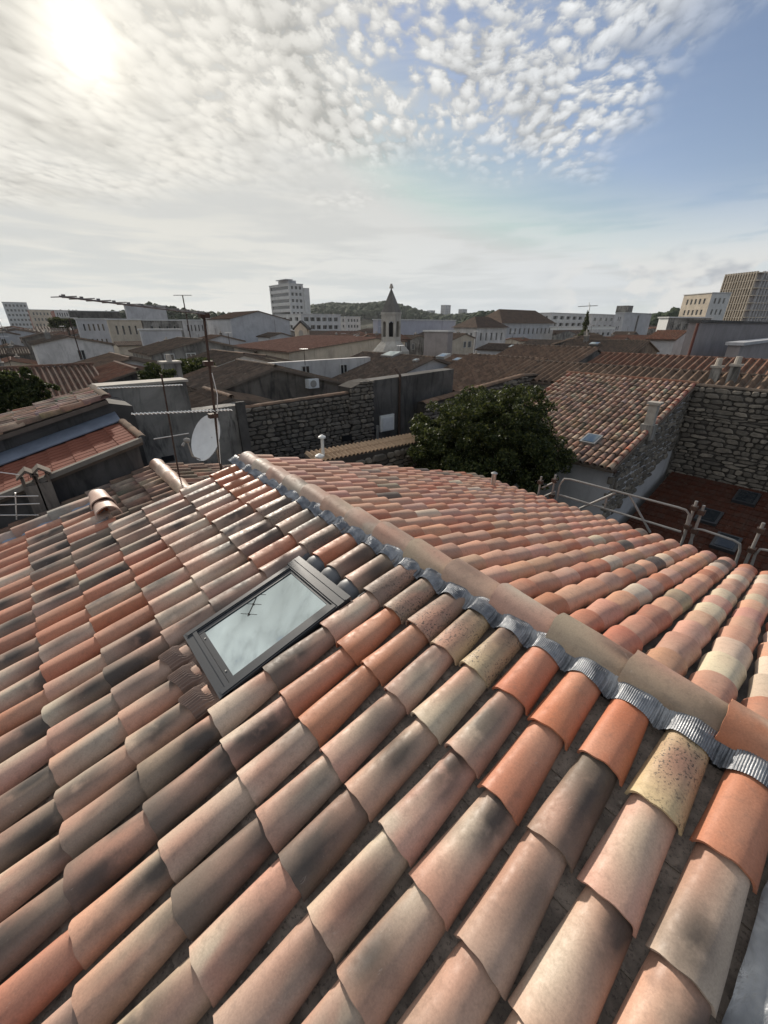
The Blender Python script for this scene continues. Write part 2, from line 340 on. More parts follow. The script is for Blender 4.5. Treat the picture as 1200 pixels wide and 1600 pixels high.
def cover_mesh(name, L=.50, w0=.084, w1=.110, h0=.080, h1=.098, th=.012, seg=18, along=4, seed=0, m='clay_tile', tcol=None):
    "hand-made half-round cover tile: y=-L narrow upper end, y=0 wide lower end"
    r = random.Random(seed); mb = MB(); vo = []; vi = []
    ph = [r.uniform(0, 6) for _ in range(4)]; am = .0022
    for j in range(along+1):
        t = j/along; y = -L+L*t; w_ = w0+(w1-w0)*t; h_ = h0+(h1-h0)*t
        for k in range(seg+1):
            a = math.pi*k/seg; wob = am*math.sin(ph[0]+3*a+4*t)+am*math.sin(ph[1]+5*a-3*t)
            yy = y+(.004*math.sin(ph[2]+2.5*a)+.002*math.sin(ph[3]+7*a) if j in (0, along) else 0)
            vo.append((-(w_+wob)*math.cos(a), yy, (h_+wob)*math.sin(a)**.92))
            vi.append((-(w_+wob-th)*math.cos(a), yy, (h_+wob-th)*math.sin(a)**.92))
    n = seg+1; N = len(vo); fs = []
    for j in range(along):
        for k in range(seg):
            a = j*n+k
            fs.append((a, a+1, a+1+n, a+n)); fs.append((N+a, N+a+n, N+a+1+n, N+a+1))
        fs.append((j*n, (j+1)*n, N+(j+1)*n, N+j*n)); fs.append((j*n+seg, N+j*n+seg, N+(j+1)*n+seg, (j+1)*n+seg))
    for k in range(seg):
        e = along*n+k; fs.append((k, N+k, N+k+1, k+1)); fs.append((e, e+1, N+e+1, N+e))
    fs = [tuple(reversed(f)) for f in fs]
    mb.add(vo+vi, fs); return mb.mesh(name, m, True, None, 40)
def pan_mesh(name, L=.5, w=.108, d=.052, th=.012, seg=8, m='pan_clay'):
    mb = MB(); vo = []; vi = []
    for y in (-L, 0):
        for k in range(seg+1):
            x = -w+2*w*k/seg; z = d*(x/w)**2
            vo.append((x, y, z)); vi.append((x, y, z-th))
    n = seg+1; N = len(vo); fs = []
    for k in range(seg):
        fs += [(k, k+1, k+1+n, k+n), (N+k, N+k+n, N+k+1+n, N+k+1), (k, N+k, N+k+1, k+1), (n+k, n+k+1, N+n+k+1, N+n+k)]
    mb.add(vo+vi, fs); return mb.mesh(name, m, True, None, 40)
CREAM, PINK, ORANGE, GREY, YEL, TERRA, DARKT = (.54, .44, .335), (.48, .265, .19), (.43, .155, .080), (.28, .215, .16), (.44, .35, .225), (.42, .17, .10), (.14, .11, .088)
def jit(c, k=.1):
    f = 1+rnd.uniform(-k, k); return [max(0, min(1, x*f*(1+rnd.uniform(-k*.35, k*.35)))) for x in c]
def pickA(c, k):
    "colour, smoke amount and speckle of one tile of the near slope"
    if k == 0:
        if c in (1, 3, 4, 5): return ORANGE, .05, 0
        if c == 2: return (.50, .38, .22), .2, 1
        if c in (6, 7): return YEL, .8, 1
        if 8 <= c <= 10: return GREY, .55, 1
        if c in (11, 12): return GREY, .85, 0
        if c == 13: return ORANGE, .1, 0
        if c in (14, 17, 18): return GREY, .75, 1
        if c in (15, 16): return GREY, .9, 0
        if c in (19, 20): return TERRA, .1, 0
        if c >= 21: return ORANGE if rnd.random() < .7 else TERRA, .15, 0
    if (c, k) in ((19, 3), (16, 4), (9, 2), (11, 1)): return TERRA, .2, 0
    if (c, k) in ((16, 5), (17, 4)): return ORANGE, .1, 0
    if (c, k) in ((8, 1), (8, 2)): return TERRA, .05, 0
    if (c, k) in ((9, 1), ): return ORANGE, .0, 0
    x = rnd.random(); s_ = rnd.choice([.05, .3, .6, .8, .92, .95])
    if c > 17 and k > 2 and x < .45: return TERRA, .2, 0
    if x < .30: return PINK, s_, 0
    if x < .55: return CREAM, s_, 0
    if x < .70: return (.42, .30, .23), max(.6, s_), 0
    if x < .84: return GREY, .95, 0
    if x < .95: return DARKT, .9, 0
    return TERRA, .1, 0
COVERS = [cover_mesh('cover_tile', seed=i, w1=.107+.003*(i % 3), h1=.094+.004*(i % 2)) for i in range(7)]
PAN = pan_mesh('pan_tile')
main = thing('tiled_house', 'newly retiled house with flamed terracotta canal tiles, skylight and long pale ridge', 'house', (2.0, 2.5, 0))
wb = MB()                                                # walls under the roof
def gable_poly(q, p0, z0, p1, z1, pr, zr): return [(p0, q, 0), (p1, q, 0), (p1, q, z1), (pr, q, zr), (p0, q, z0)]
AE, BE = 4.05, 5.35                                      # slope lengths to the eaves
ea, eb = onA(AE-.25, 0), onB(BE-.45, 0)
wb.prism([(ea.x, -.62, 0), (eb.x, -.62, 0), (eb.x, -.62, eb.z-.16), (RP, -.62, RZ-.16), (ea.x, -.62, ea.z-.16)], (0, 6.0, 0))
wb.build('wall', 'render_cream', main)
sb = MB(); a, b2 = onA(-.22, -.60, -.07), onA(AE, -.60, -.07)
sb.prism([a, b2, b2-nA*.05, a-nA*.05], (0, 6.0, 0)); slopeA = sb.build('roof_slope', 'mortar_bed', main)
sb = MB(); a, b2 = onB(.03, -.60, -.07), onB(BE, -.60, -.07)
sb.prism([a, b2, b2-nB*.05, a-nB*.05], (0, 6.05, 0)); slopeB = sb.build('roof_slope', 'mortar_bed', main)
rowsA = [.30, .711, 1.173, 1.556, 1.972, 2.35, 2.76, 3.17, 3.58, 3.99]
SKY_Q0, SKY_Q1, SKY_R0, SKY_R1 = 1.972, 2.716, .42, 1.45
colj = {c: rnd.uniform(-.006, .006) for c in range(-3, 40)}
rows_c = {c: rnd.uniform(-.010, .010) for c in range(-3, 40)}
for c in range(1, 29):
    for k, r in enumerate(rowsA):
        if c >= 25 and k < 4: continue
        if 11 <= c <= 13 and k in (1, 2, 3): continue
        q = A0.y+(c-1)*CW+.106+colj[c]; rr = r+rows_c[c]+rnd.uniform(-.007, .007)
        tilt = Matrix.Rotation(RAD(rnd.uniform(-.4, .6))+.036, 4, 'X') @ Matrix.Rotation(RAD(rnd.uniform(-1.6, 1.6)), 4, 'Z') @ Matrix.Diagonal((rnd.uniform(.955, 1.035), rnd.uniform(.985, 1.02), rnd.uniform(.94, 1.05), 1))
        Mx = frame(Y, dA, nA, onA(rr, q, .020)) @ tilt
        o = link('cover_tile', rnd.choice(COVERS), Mx, slopeA)
        base, sm, sp = pickA(c, k); o.color = (*jit(base), sm); o.pass_index = sp
        if base in (ORANGE, TERRA): o.material_slots[0].link = 'OBJECT'; o.material_slots[0].material = M['clay_tile_plain']
        # the channel tile to the right of this column
        o = link('pan_tile', PAN, frame(Y, dA, nA, onA(rr+.1, q-.1175, -.035)) @ Matrix.Rotation(.026, 4, 'X'), slopeA)
# far slope: nearest tiles one by one, the rest as one field
tilesB = []
for c in range(-1, 26):
    q = A0.y+(c-1)*CW+.11+colj[c]; ext = 5.02+.028*max(0, c)+rnd.uniform(-.02, .02)
    n = 13; g = (ext-.42)/(n-1)
    for k in range(n):
        rr = .42+k*g+rnd.uniform(-.012, .012)
        wgt = 4.8-c*.12-k*.17
        x = rnd.random()
        if c <= 3 and k >= 1: base, sm = (CREAM, .1) if x < .5 else (PINK, .1) if x < .8 else (TERRA, .1)
        elif x < .42: base, sm = (.48, .245, .16), .1
        elif x < .66: base, sm = PINK, .2
        elif x < .84: base, sm = TERRA, .15
        elif x < .89: base, sm = GREY, .6
        elif x < .925: base, sm = CREAM, .2
        elif x < .985: base, sm = PINK, .3
        else: base, sm = DARKT, .8
        if c in (4, 5, 6, 7) and k == 0: base, sm = TERRA, .1
        tilt = Matrix.Rotation(RAD(rnd.uniform(-.5, .7))+.036, 4, 'X') @ Matrix.Rotation(RAD(rnd.uniform(-1.6, 1.6)), 4, 'Z')
        tilesB.append((wgt, frame(-Y, dB, nB, onB(rr, q, .020)) @ tilt, (*jit(base, .16), sm)))
tilesB.sort(key=lambda t_: -t_[0])
for wgt, Mx, colr in tilesB[:110]:
    o = link('cover_tile', rnd.choice(COVERS), Mx, slopeB); o.color = colr; o.material_slots[0].link = 'OBJECT'; o.material_slots[0].material = M['clay_tile_plain']
def tile_field(name, items, parent, src, mt):
    "many tiles joined: positions, per-tile colour, tile-space uv"
    co = np.empty(len(src.vertices)*3); src.vertices.foreach_get('co', co); co = co.reshape(-1, 3)
    fs = np.array([list(p.vertices) for p in src.polygons]); V = []; F = []; Cc = []
    for i, (_, Mx, colr) in enumerate(items):
        m = np.array(Mx); V.append(co @ m[:3, :3].T+m[:3, 3]); F.append(fs+i*len(co)); Cc.append(np.tile(colr, (len(co), 1)))
    V = np.concatenate(V); F = np.concatenate(F); Cc = np.concatenate(Cc)
    ctr = Vector(V.mean(0)); me = bpy.data.meshes.new(name); me.from_pydata((V-np.array(ctr)).tolist(), [], F.tolist())
    at = me.color_attributes.new('tcol', 'FLOAT_COLOR', 'POINT'); at.data.foreach_set('color', Cc.ravel())
    uv = me.uv_layers.new(name='uv'); uv.data.foreach_set('uv', np.tile(co, (len(items), 1))[F.ravel()][:, :2].ravel())
    me.materials.append(M[mt]); me.polygons.foreach_set('use_smooth', [True]*len(me.polygons)); me.set_sharp_from_angle(angle=RAD(40))
    return link(name, me, Matrix.Translation(ctr), parent, kind='stuff')
SMALL = cover_mesh('cover_tile_plain', seg=10, along=1, seed=3)
tile_field('cover_tile_field', tilesB[110:], slopeB, SMALL, 'clay_tile_field')
pb = MB()                                                # channel tiles of the far slope
for c in range(-1, 27):
    q = A0.y+(c-1)*CW+.11-.1175; prof = [(x, .05*(x/.105)**2-.03) for x in (-.1, -.06, 0, .06, .1)]
    v = [onB(r, q+x, z) for r in (0.1, BE-.05) for x, z in prof]
    pb.add(v, [(k, k+1, 6+k, 5+k) for k in range(4)])
pb.build('channel_tiles', 'mortar_bed', slopeB, True)
# mortar plugs at the eave of the far slope
# ridge capping: each cap laps the one behind it
CAPS = [cover_mesh('ridge_cap', L=.50, w0=.098, w1=.126, h0=.094, h1=.120, seed=20+i) for i in range(3)]
k = 0; q = -.065-.41
while q < 5.55:
    Mx = frame((1, 0, 0), Y, (0, 0, 1), (RP+.004*rnd.uniform(-1, 1), q, RZ+.050)) @ Matrix.Rotation(RAD(rnd.uniform(-.5, .5))+.045, 4, 'X') @ Matrix.Rotation(RAD(rnd.uniform(-.8, .8)), 4, 'Z')
    o = link('ridge_cap', CAPS[k % 3], Mx, main)
    o.color = (*jit([ORANGE, ORANGE, (.36, .27, .19), (.38, .29, .21), (.44, .26, .19), (.43, .30, .22), (.45, .34, .25)][k] if k < 7 else rnd.choice([(.46, .28, .21), (.50, .42, .33), (.40, .32, .255), (.47, .35, .27), (.33, .27, .215)]), .1), .75 if k in (2, 3) else rnd.choice([.05, .3, .5]))
    k += 1; q += .41
# pleated metal under the caps, dressed down over the tile tops
fb = MB(); ns = 2600; nw = 6; q0, q1 = -.58, 5.50; vs_ = []
def cover_profile(q):
    x = (q-(A0.y+.106)) % CW
    if x > CW/2: x -= CW
    x = abs(x); return .096*math.sqrt(max(0, 1-(x/.104)**2)) if x < .102 else .004
import bisect
rr_ = random.Random(3); edge = [rr_.uniform(-.010, .010) for _ in range(200)]
for i in range(ns+1):
    q = q0+(q1-q0)*i/ns; hp = (cover_profile(q-.022)+2*cover_profile(q)+cover_profile(q+.022))/4
    e = edge[int((q+1)*14) % 200]*(1-((q+1)*14 % 1))+edge[int((q+1)*14+1) % 200]*((q+1)*14 % 1)
    pl_ = .0022*math.sin(2*math.pi*q/.0095)
    for j in range(nw+1):
        w_ = .05+(.140+e)*j/nw; hh = .10*(1-j/nw)+(hp+.012)*(j/nw) if j < 3 else hp+.009+(.05 if j == 3 else 0)*.2
        vs_.append(onA(-.25+w_, q, max(hh, hp+.008)+pl_*min(1, j/2)+.003*math.sin(37*q+j)))
fb.add(vs_, [(i*(nw+1)+j, (i+1)*(nw+1)+j, (i+1)*(nw+1)+j+1, i*(nw+1)+j+1) for i in range(ns) for j in range(nw)])
fl = fb.build('ridge_flashing', 'lead_flashing', main, True, 60)
# zinc cover strip along the near verge
zb = MB(); na = 60; vs_ = []
zr_ = random.Random(5)
for i in range(na+1):
    r = -.2+4.2*i/na
    for j in range(9):
        f_ = j/8; qv = -.352-.36*f_+zr_.uniform(-.004, .004); h = .012+.075*math.sin(min(1, f_*1.6)*math.pi/2)+zr_.uniform(-.005, .005)
        vs_.append(onA(r, qv, h))
zb.add(vs_, [(i*9+j, i*9+j+1, (i+1)*9+j+1, (i+1)*9+j) for i in range(na) for j in range(8)])
zb.build('zinc_verge_strip', 'zinc_sheet', main, True, 60)
# ---- skylight
def slab(mb, q0, q1, r0, r1, h0, h1):
    c8 = [onA(r, q, h) for h in (h0, h1) for (r, q) in ((r0, q0), (r0, q1), (r1, q1), (r1, q0))]
    mb.add(c8, [(0, 1, 2, 3), (7, 6, 5, 4), (0, 4, 5, 1), (1, 5, 6, 2), (2, 6, 7, 3), (3, 7, 4, 0)])
skyl = link('skylight', None, Matrix.Translation(onA(.93, 2.34, 0)), None, 'dark grey framed roof window whose pane mirrors the clouds', 'roof window')
Q0, Q1, R0_, R1_ = SKY_Q0, SKY_Q1, SKY_R0, SKY_R1
mb = MB(); slab(mb, Q0, Q0+.075, R0_, R1_, -.05, .072); slab(mb, Q1-.075, Q1, R0_, R1_, -.05, .072)
slab(mb, Q0+.075, Q1-.075, R0_, R0_+.10, -.05, .072); slab(mb, Q0+.075, Q1-.075, R1_-.09, R1_, -.05, .068)
mb.build('curb', 'black_rubber', skyl)
for qa, qb in ((Q0+.004, Q0+.062), (Q1-.062, Q1-.004)):
    mb = MB(); slab(mb, qa, qb, R0_+.10, R1_-.012, .073, .094); slab(mb, qa+.012, qb-.012, R0_+.10, R1_-.02, .094, .100); mb.build('side_rail', 'anthracite_metal', skyl)
mb = MB(); slab(mb, Q0-.004, Q1+.004, R0_-.015, R0_+.105, .073, .106); slab(mb, Q0+.0, Q1-.0, R0_+.03, R0_+.04, .106, .111); slab(mb, Q0+.002, Q1-.002, R0_+.105, R0_+.118, .073, .098); mb.build('top_hood', 'anthracite_metal', skyl)
mb = MB(); slab(mb, Q0+.004, Q1-.004, R1_-.085, R1_+.004, .073, .090); slab(mb, Q0+.03, Q1-.03, R1_-.085, R1_-.055, .090, .097); mb.build('bottom_rail', 'anthracite_metal', skyl)
mb = MB(); i0, i1, j0, j1 = Q0+.064, Q1-.064, R0_+.12, R1_-.087
slab(mb, i0, i0+.035, j0, j1, .06, .086); slab(mb, i1-.035, i1, j0, j1, .06, .086); slab(mb, i0+.035, i1-.035, j0, j0+.02, .06, .086); slab(mb, i0+.035, i1-.035, j1-.04, j1, .06, .084)
sash = mb.build('sash', 'anthracite_metal', skyl)
mb = MB(); slab(mb, i0+.035, i1-.035, j0+.02, j1-.04, .066, .078); mb.build('pane', 'coated_glass', sash)
for qv in (i0+.11, i1-.11):
    mb = MB(); mb.tube([onA(j1-.02, qv, .083), onA(j1-.02, qv, .089)], .006, 8); mb.build('screw', 'galvanised', sash)
ab = MB(); nq = 420; vs_ = []
for i in range(nq+1):
    q = Q0+.01+(Q1-Q0-.03)*i/nq; hp = cover_profile(q); rp = .0045*math.sin(2*math.pi*q/.0165)
    for j in range(7):
        f_ = j/6; hh = .05*(1-f_)+(hp*.98+.022)*f_ if j < 3 else hp*1.0+.022
        vs_.append(onA(R1_-.005+.19*f_+.016*math.sin(q*27)*f_, q, hh+rp*min(1, j/2)))
ab.add(vs_, [(i*7+j, (i+1)*7+j, (i+1)*7+j+1, i*7+j+1) for i in range(nq) for j in range(6)])
ab.build('pleated_apron', 'brown_apron', skyl, True, 60)
sb = MB(); vs_ = []                                     # scalloped foam seal under the tiles above the hood
for i in range(121):
    q = Q0-.03+(Q1-Q0+.06)*i/120; hp = cover_profile(q)
    for r, h in ((.16, hp-.012), (.30, hp-.004), (.345, hp+.002), (.385, hp*.8), (.412, .055)): vs_.append(onA(r, q, h))
sb.add(vs_, [(i*5+j, (i+1)*5+j, (i+1)*5+j+1, i*5+j+1) for i in range(120) for j in range(4)])
sb.build('scalloped_flashing', 'grey_seal', skyl, True, 60)
# ---- loose end of the little cross ridge and verge caps on the far side of the near slope
VQ = A0.y+28*CW+.05
for k in range(6):
    r = 1.62+.40*k+.45
    o = link('verge_cap', CAPS[k % 3], frame(Y, dA, nA, onA(r, VQ, .06)) @ Matrix.Rotation(.03, 4, 'X'), main); o.color = (*jit((.30, .26, .22)), .3)
for k in range(2):
    cq = A0.y+24.6*CW+.36*k
    o = link('ridge_cap', CAPS[k], frame((-1, 0, 0), -Y, (0, 0, 1), onA(1.50, cq, .10)) @ Matrix.Rotation(+.05, 4, 'X') @ Matrix.Scale(1.12, 4), main); o.color = (*jit((.50, .36, .29), .05), .05)
fb = MB(); vs_ = []
for i in range(61):
    for j in range(4): vs_.append(onA(1.55+2.4*i/60, VQ-.10-.12*j/3, .10-.03*j+.010*math.sin(i*1.3+j)))
fb.add(vs_, [(i*4+j, i*4+j+1, (i+1)*4+j+1, (i+1)*4+j) for i in range(60) for j in range(3)])
fb.build('verge_flashing', 'blue_flashing', main, True, 60)
fb = MB(); vs_ = []
for i in range(25):
    for j in range(4): vs_.append(onA(1.52+.07*j+.01*math.sin(i*2.1), A0.y+24.2*CW+1.0*i/24, (.052+.012*math.sin(i*1.7)-.004*j)))
fb.add(vs_, [(i*4+j, (i+1)*4+j, (i+1)*4+j+1, i*4+j+1) for i in range(24) for j in range(3)])
fb.build('hip_flashing', 'lead_flashing', main, True, 60)
# flue on the far eave
fp = pt(771, 752, p=6.6); mb = MB(); mb.tube([fp-Vector((0, 0, .2)), fp+Vector((0, 0, .16))], .045, 12); 
fl_ = mb.build('vent_pipe', 'galvanised', None, True, label='short grey vent pipe poking up by the far eave of the new roof', cat='vent pipe')
mb = MB(); mb.tube([fp+Vector((0, 0, .16)), fp+Vector((0, 0, .175)), fp+Vector((0, 0, .20))], [.065, .065, .02], 12); mb.build('cap', 'galvanised', fl_, True)

# crumbs of mortar and grit lying in the channels
cb = MB(); rc = random.Random(11)
for i in range(900):
    c_ = rc.randint(1, 24); r_ = rc.uniform(.3, 2.7); q = A0.y+(c_-1)*CW-.006+rc.gauss(0, .022); s_ = rc.choice([.003, .004, .006, .009])*rc.uniform(.7, 1.3)
    if SKY_Q0-.05 < q < SKY_Q1+.05 and SKY_R0-.1 < r_ < SKY_R1+.2: continue
    o_ = onA(r_, q, -.012+s_*.4); v = [o_+Vector((rc.uniform(-1, 1), rc.uniform(-1, 1), rc.uniform(-.7, 1)))*s_*1.3 for _ in range(5)]
    cb.add(v, [(0, 1, 2), (0, 2, 3), (0, 3, 4), (1, 2, 4), (2, 3, 4), (0, 4, 1)])
cb.build('mortar_crumbs', 'mortar_crumb', slopeA, kind='stuff')
# ================================================================ the town
rt = random.Random(21)
plain('street', (.06, .06, .058), .95, .1, var=.3, scale=.4, bmp=.2)
plain('garden_ground', (.07, .065, .045), .95, .1, var=.35, scale=.8, bmp=.4)
t, b = mat('stone', .9, .2); oi = t.new('ShaderNodeObjectInfo'); P = t.vec('ADD', t.new('ShaderNodeNewGeometry').outputs['Position'], t.comb(t.math('MULTIPLY', oi.outputs['Random'], 30), 0, 0))
c = t.ramp(oi.outputs['Random'], [(0, (.11, .098, .083)), (.3, (.185, .163, .135)), (.55, (.13, .117, .10)), (.8, (.25, .22, .18)), (1, (.075, .067, .058))])
c = t.mix(t.math('MULTIPLY', t.ss(t.noise(P, 5, 6, .65), .42, .7), .7), c, (.07, .065, .06)); c = t.mix(t.math('MULTIPLY', t.ss(t.noise(P, 13, 5, .7), .58, .7), .4), c, (.36, .34, .30))
t.put(b.inputs['Base Color'], c); bump(t, b, t.noise(P, 24, 5, .65), .5, .02)
plain('mortar_pale', (.20, .18, .155), .9, .1, var=.35, scale=5, bmp=.4)
plain('mortar', (.055, .05, .045), .95, .1, var=.4, scale=5, bmp=.5)
tile_mat('shaded_flat_tile', 'uv', [(p_, tuple(k*.22 for k in c_)) for p_, c_ in FLATR], .3)  # red tile palette scaled down: the roof's shade is put into its colour
plain('deck_edge', (.13, .105, .085), .9, .2, var=.3, scale=5, bmp=.2)
def leafmat(name, a, b2, c2):
    t, b = mat(name, .6, .25); r = t.new('ShaderNodeNewGeometry').outputs['Random Per Island']
    t.put(b.inputs['Base Color'], t.ramp(r, [(0, a), (.55, b2), (1, c2)]))
    b.inputs['Subsurface Weight'].default_value = 0
    tr = t.new('ShaderNodeBsdfTranslucent'); t.put(tr.inputs[0], t.ramp(r, [(0, a), (1, c2)])); ms = t.new('ShaderNodeMixShader'); ms.inputs[0].default_value = .3
    t.l.new(b.outputs[0], ms.inputs[1]); t.l.new(tr.outputs[0], ms.inputs[2]); t.l.new(ms.outputs[0], t.n['Material Output'].inputs[0])
leafmat('leaf_dark', (.016, .024, .009), (.034, .048, .014), (.095, .105, .028))
leafmat('leaf_far', (.030, .042, .022), (.042, .058, .028), (.06, .075, .038))
# ground: one sheet to the horizon
gb = MB(); gb.add([(-6000, -6000, 0), (9000, -6000, 0), (9000, 9000, 0), (-6000, 9000, 0)], [(0, 1, 2, 3)]); gb.build('ground', 'street', kind='structure')
USED = []                                              # footprints taken
def canal(parent, name, C, U, L, Dv, Dl, mt, cw=.22, gl=.37, rows=True, deck=True):
    "field of half-round tiles: ridge corner C, unit U along the ridge, unit Dv down the slope"
    C, U, Dv = Vector(C), Vector(U), Vector(Dv); N = U.cross(Dv).normalized()
    if N.z < 0: N = -N
    n = max(1, round(L/cw)); cw = L/n; m = max(1, round(Dl/gl)); gl = Dl/m
    prof = [(0, 0), (.16, .012), (.30, .062), (.5, .085), (.70, .062), (.84, .012), (1, 0)] if rows else [(0, -.02), (.12, .0), (.3, .062), (.5, .085), (.7, .062), (.88, .0), (1, -.02)]
    ht = cw/.22; V = []; F = []; UVs = []; lines = []
    for k in range(m if rows else 1):
        lines += [(k*gl, 0.0, k+.02), ((k+1)*gl if rows else Dl, .02 if rows else 0, (k+1 if rows else m)-.02)]
    np_ = len(prof); per = n*np_
    jc = [rt.uniform(-.012, .012) for _ in range(n)]
    for d, lift, _ in lines:
        for i in range(n):
            for fx, h in prof:
                V.append(C+U*((i+fx)*cw)+Dv*(d+(jc[i] if 0 < d < Dl-.01 else 0))+N*((h+lift*(h > .005))*ht))
    for j in range(len(lines)-1):
        for i in range(n):
            for k in range(np_-1):
                a = j*per+i*np_+k; F.append((a, a+1, a+1+per, a+per))
                u0, u1 = i+.02+.96*prof[k][0], i+.02+.96*prof[k+1][0]; v0, v1 = lines[j][2], lines[j+1][2]
                if j % 2: v0 = v1 = lines[j][2]
                UVs.append([(u0, v0), (u1, v0), (u1, v1), (u0, v1)])
    mb = MB(); mb.add(V, F, UVs)
    if deck:
        mb.mi = 1; E0 = C-N*.012; mb.prism([E0, E0+Dv*Dl, E0+Dv*Dl-N*.09, E0-N*.09], U*L)
    return mb.build(name, [mt, 'deck_edge'], parent, True, 40)
def caps(parent, a, b, mt, w=.10, h=.09, step=.40, name='ridge_tiles'):
    a, b = Vector(a), Vector(b); d = b-a; L = d.length; n = max(1, round(L/step)); d.normalize(); s_ = L/n
    X = d.cross(Vector((0, 0, 1))).normalized(); Zv = X.cross(d); mb = MB(); S = 6
    for i in range(n):
        V = []; uv = []
        for t_, k in ((i*s_, .9), ((i+1)*s_+.03, 1.08)):
            for j in range(S+1):
                an = math.pi*j/S; V.append(a+d*t_+X*(w*k*math.cos(an))+Zv*(h*k*math.sin(an)))
        mb.add(V, [(j, j+1, S+2+j, S+1+j) for j in range(S)], [[(i+.1+j/9, .1), (i+.2+j/9, .1), (i+.2+j/9, .9), (i+.1+j/9, .9)] for j in range(S)])
    return mb.build(name, mt, parent, True, 40)
WIN = {}
def window_mesh(w_, h_, glass='window_glass', fr='window_frame', bar=True):
    key = (round(w_, 2), round(h_, 2), glass, fr, bar)
    if key not in WIN:                                 # local: x across, z up, y=0 the glass, -y outward
        mb = MB(); f = min(.07, w_*.09); mb.mi = 0
        mb.box((-w_/2, -.05, 0), (-w_/2+f, .03, h_)); mb.box((w_/2-f, -.05, 0), (w_/2, .03, h_)); mb.box((-w_/2+f, -.05, 0), (w_/2-f, .03, f)); mb.box((-w_/2+f, -.05, h_-f), (w_/2-f, .03, h_))
        if bar and w_ > .5: mb.box((-f*.4, -.04, f), (f*.4, .02, h_-f))
        mb.mi = 1; mb.add([(-w_/2+f, 0, f), (w_/2-f, 0, f), (w_/2-f, 0, h_-f), (-w_/2+f, 0, h_-f)], [(0, 1, 2, 3)])
        WIN[key] = mb.mesh('window', [fr, glass])
    return WIN[key]
def add_window(parent, o, S, N, w_, h_, **kw):         # o: bottom middle; S along the wall; N outward
    S, N = Vector(S), Vector(N); x = N.cross(Vector((0, 0, 1)))*-1
    return link('window', window_mesh(w_, h_, **kw), frame(x, -N, (0, 0, 1), o), parent)
def facade(mb, O, S, Wd, z0, z1, N, ops, depth=.22):
    "wall face with real openings: ops are (s0, s1, t0, t1)"
    O, S, N = Vector(O), Vector(S), Vector(N); ss = sorted({0.0, Wd, *[x for o in ops for x in o[:2]]}); ts = sorted({z0, z1, *[x for o in ops for x in o[2:4]]})
    P3 = lambda s, t_, d=0: Vector((O.x, O.y, 0))+S*s+Vector((0, 0, t_))-N*d
    for i in range(len(ss)-1):
        for j in range(len(ts)-1):
            sc, tc = (ss[i]+ss[i+1])/2, (ts[j]+ts[j+1])/2
            if any(o[0] < sc < o[1] and o[2] < tc < o[3] for o in ops): continue
            mb.add([P3(ss[i], ts[j]), P3(ss[i+1], ts[j]), P3(ss[i+1], ts[j+1]), P3(ss[i], ts[j+1])], [(0, 1, 2, 3)])
    for s0, s1, t0, t1 in ops:
        a = [P3(s0, t0), P3(s1, t0), P3(s1, t1), P3(s0, t1)]; c_ = [p-N*depth for p in a]
        mb.add(a+c_, [(0, 1, 5, 4), (1, 2, 6, 5), (2, 3, 7, 6), (3, 0, 4, 7), (4, 5, 6, 7)])
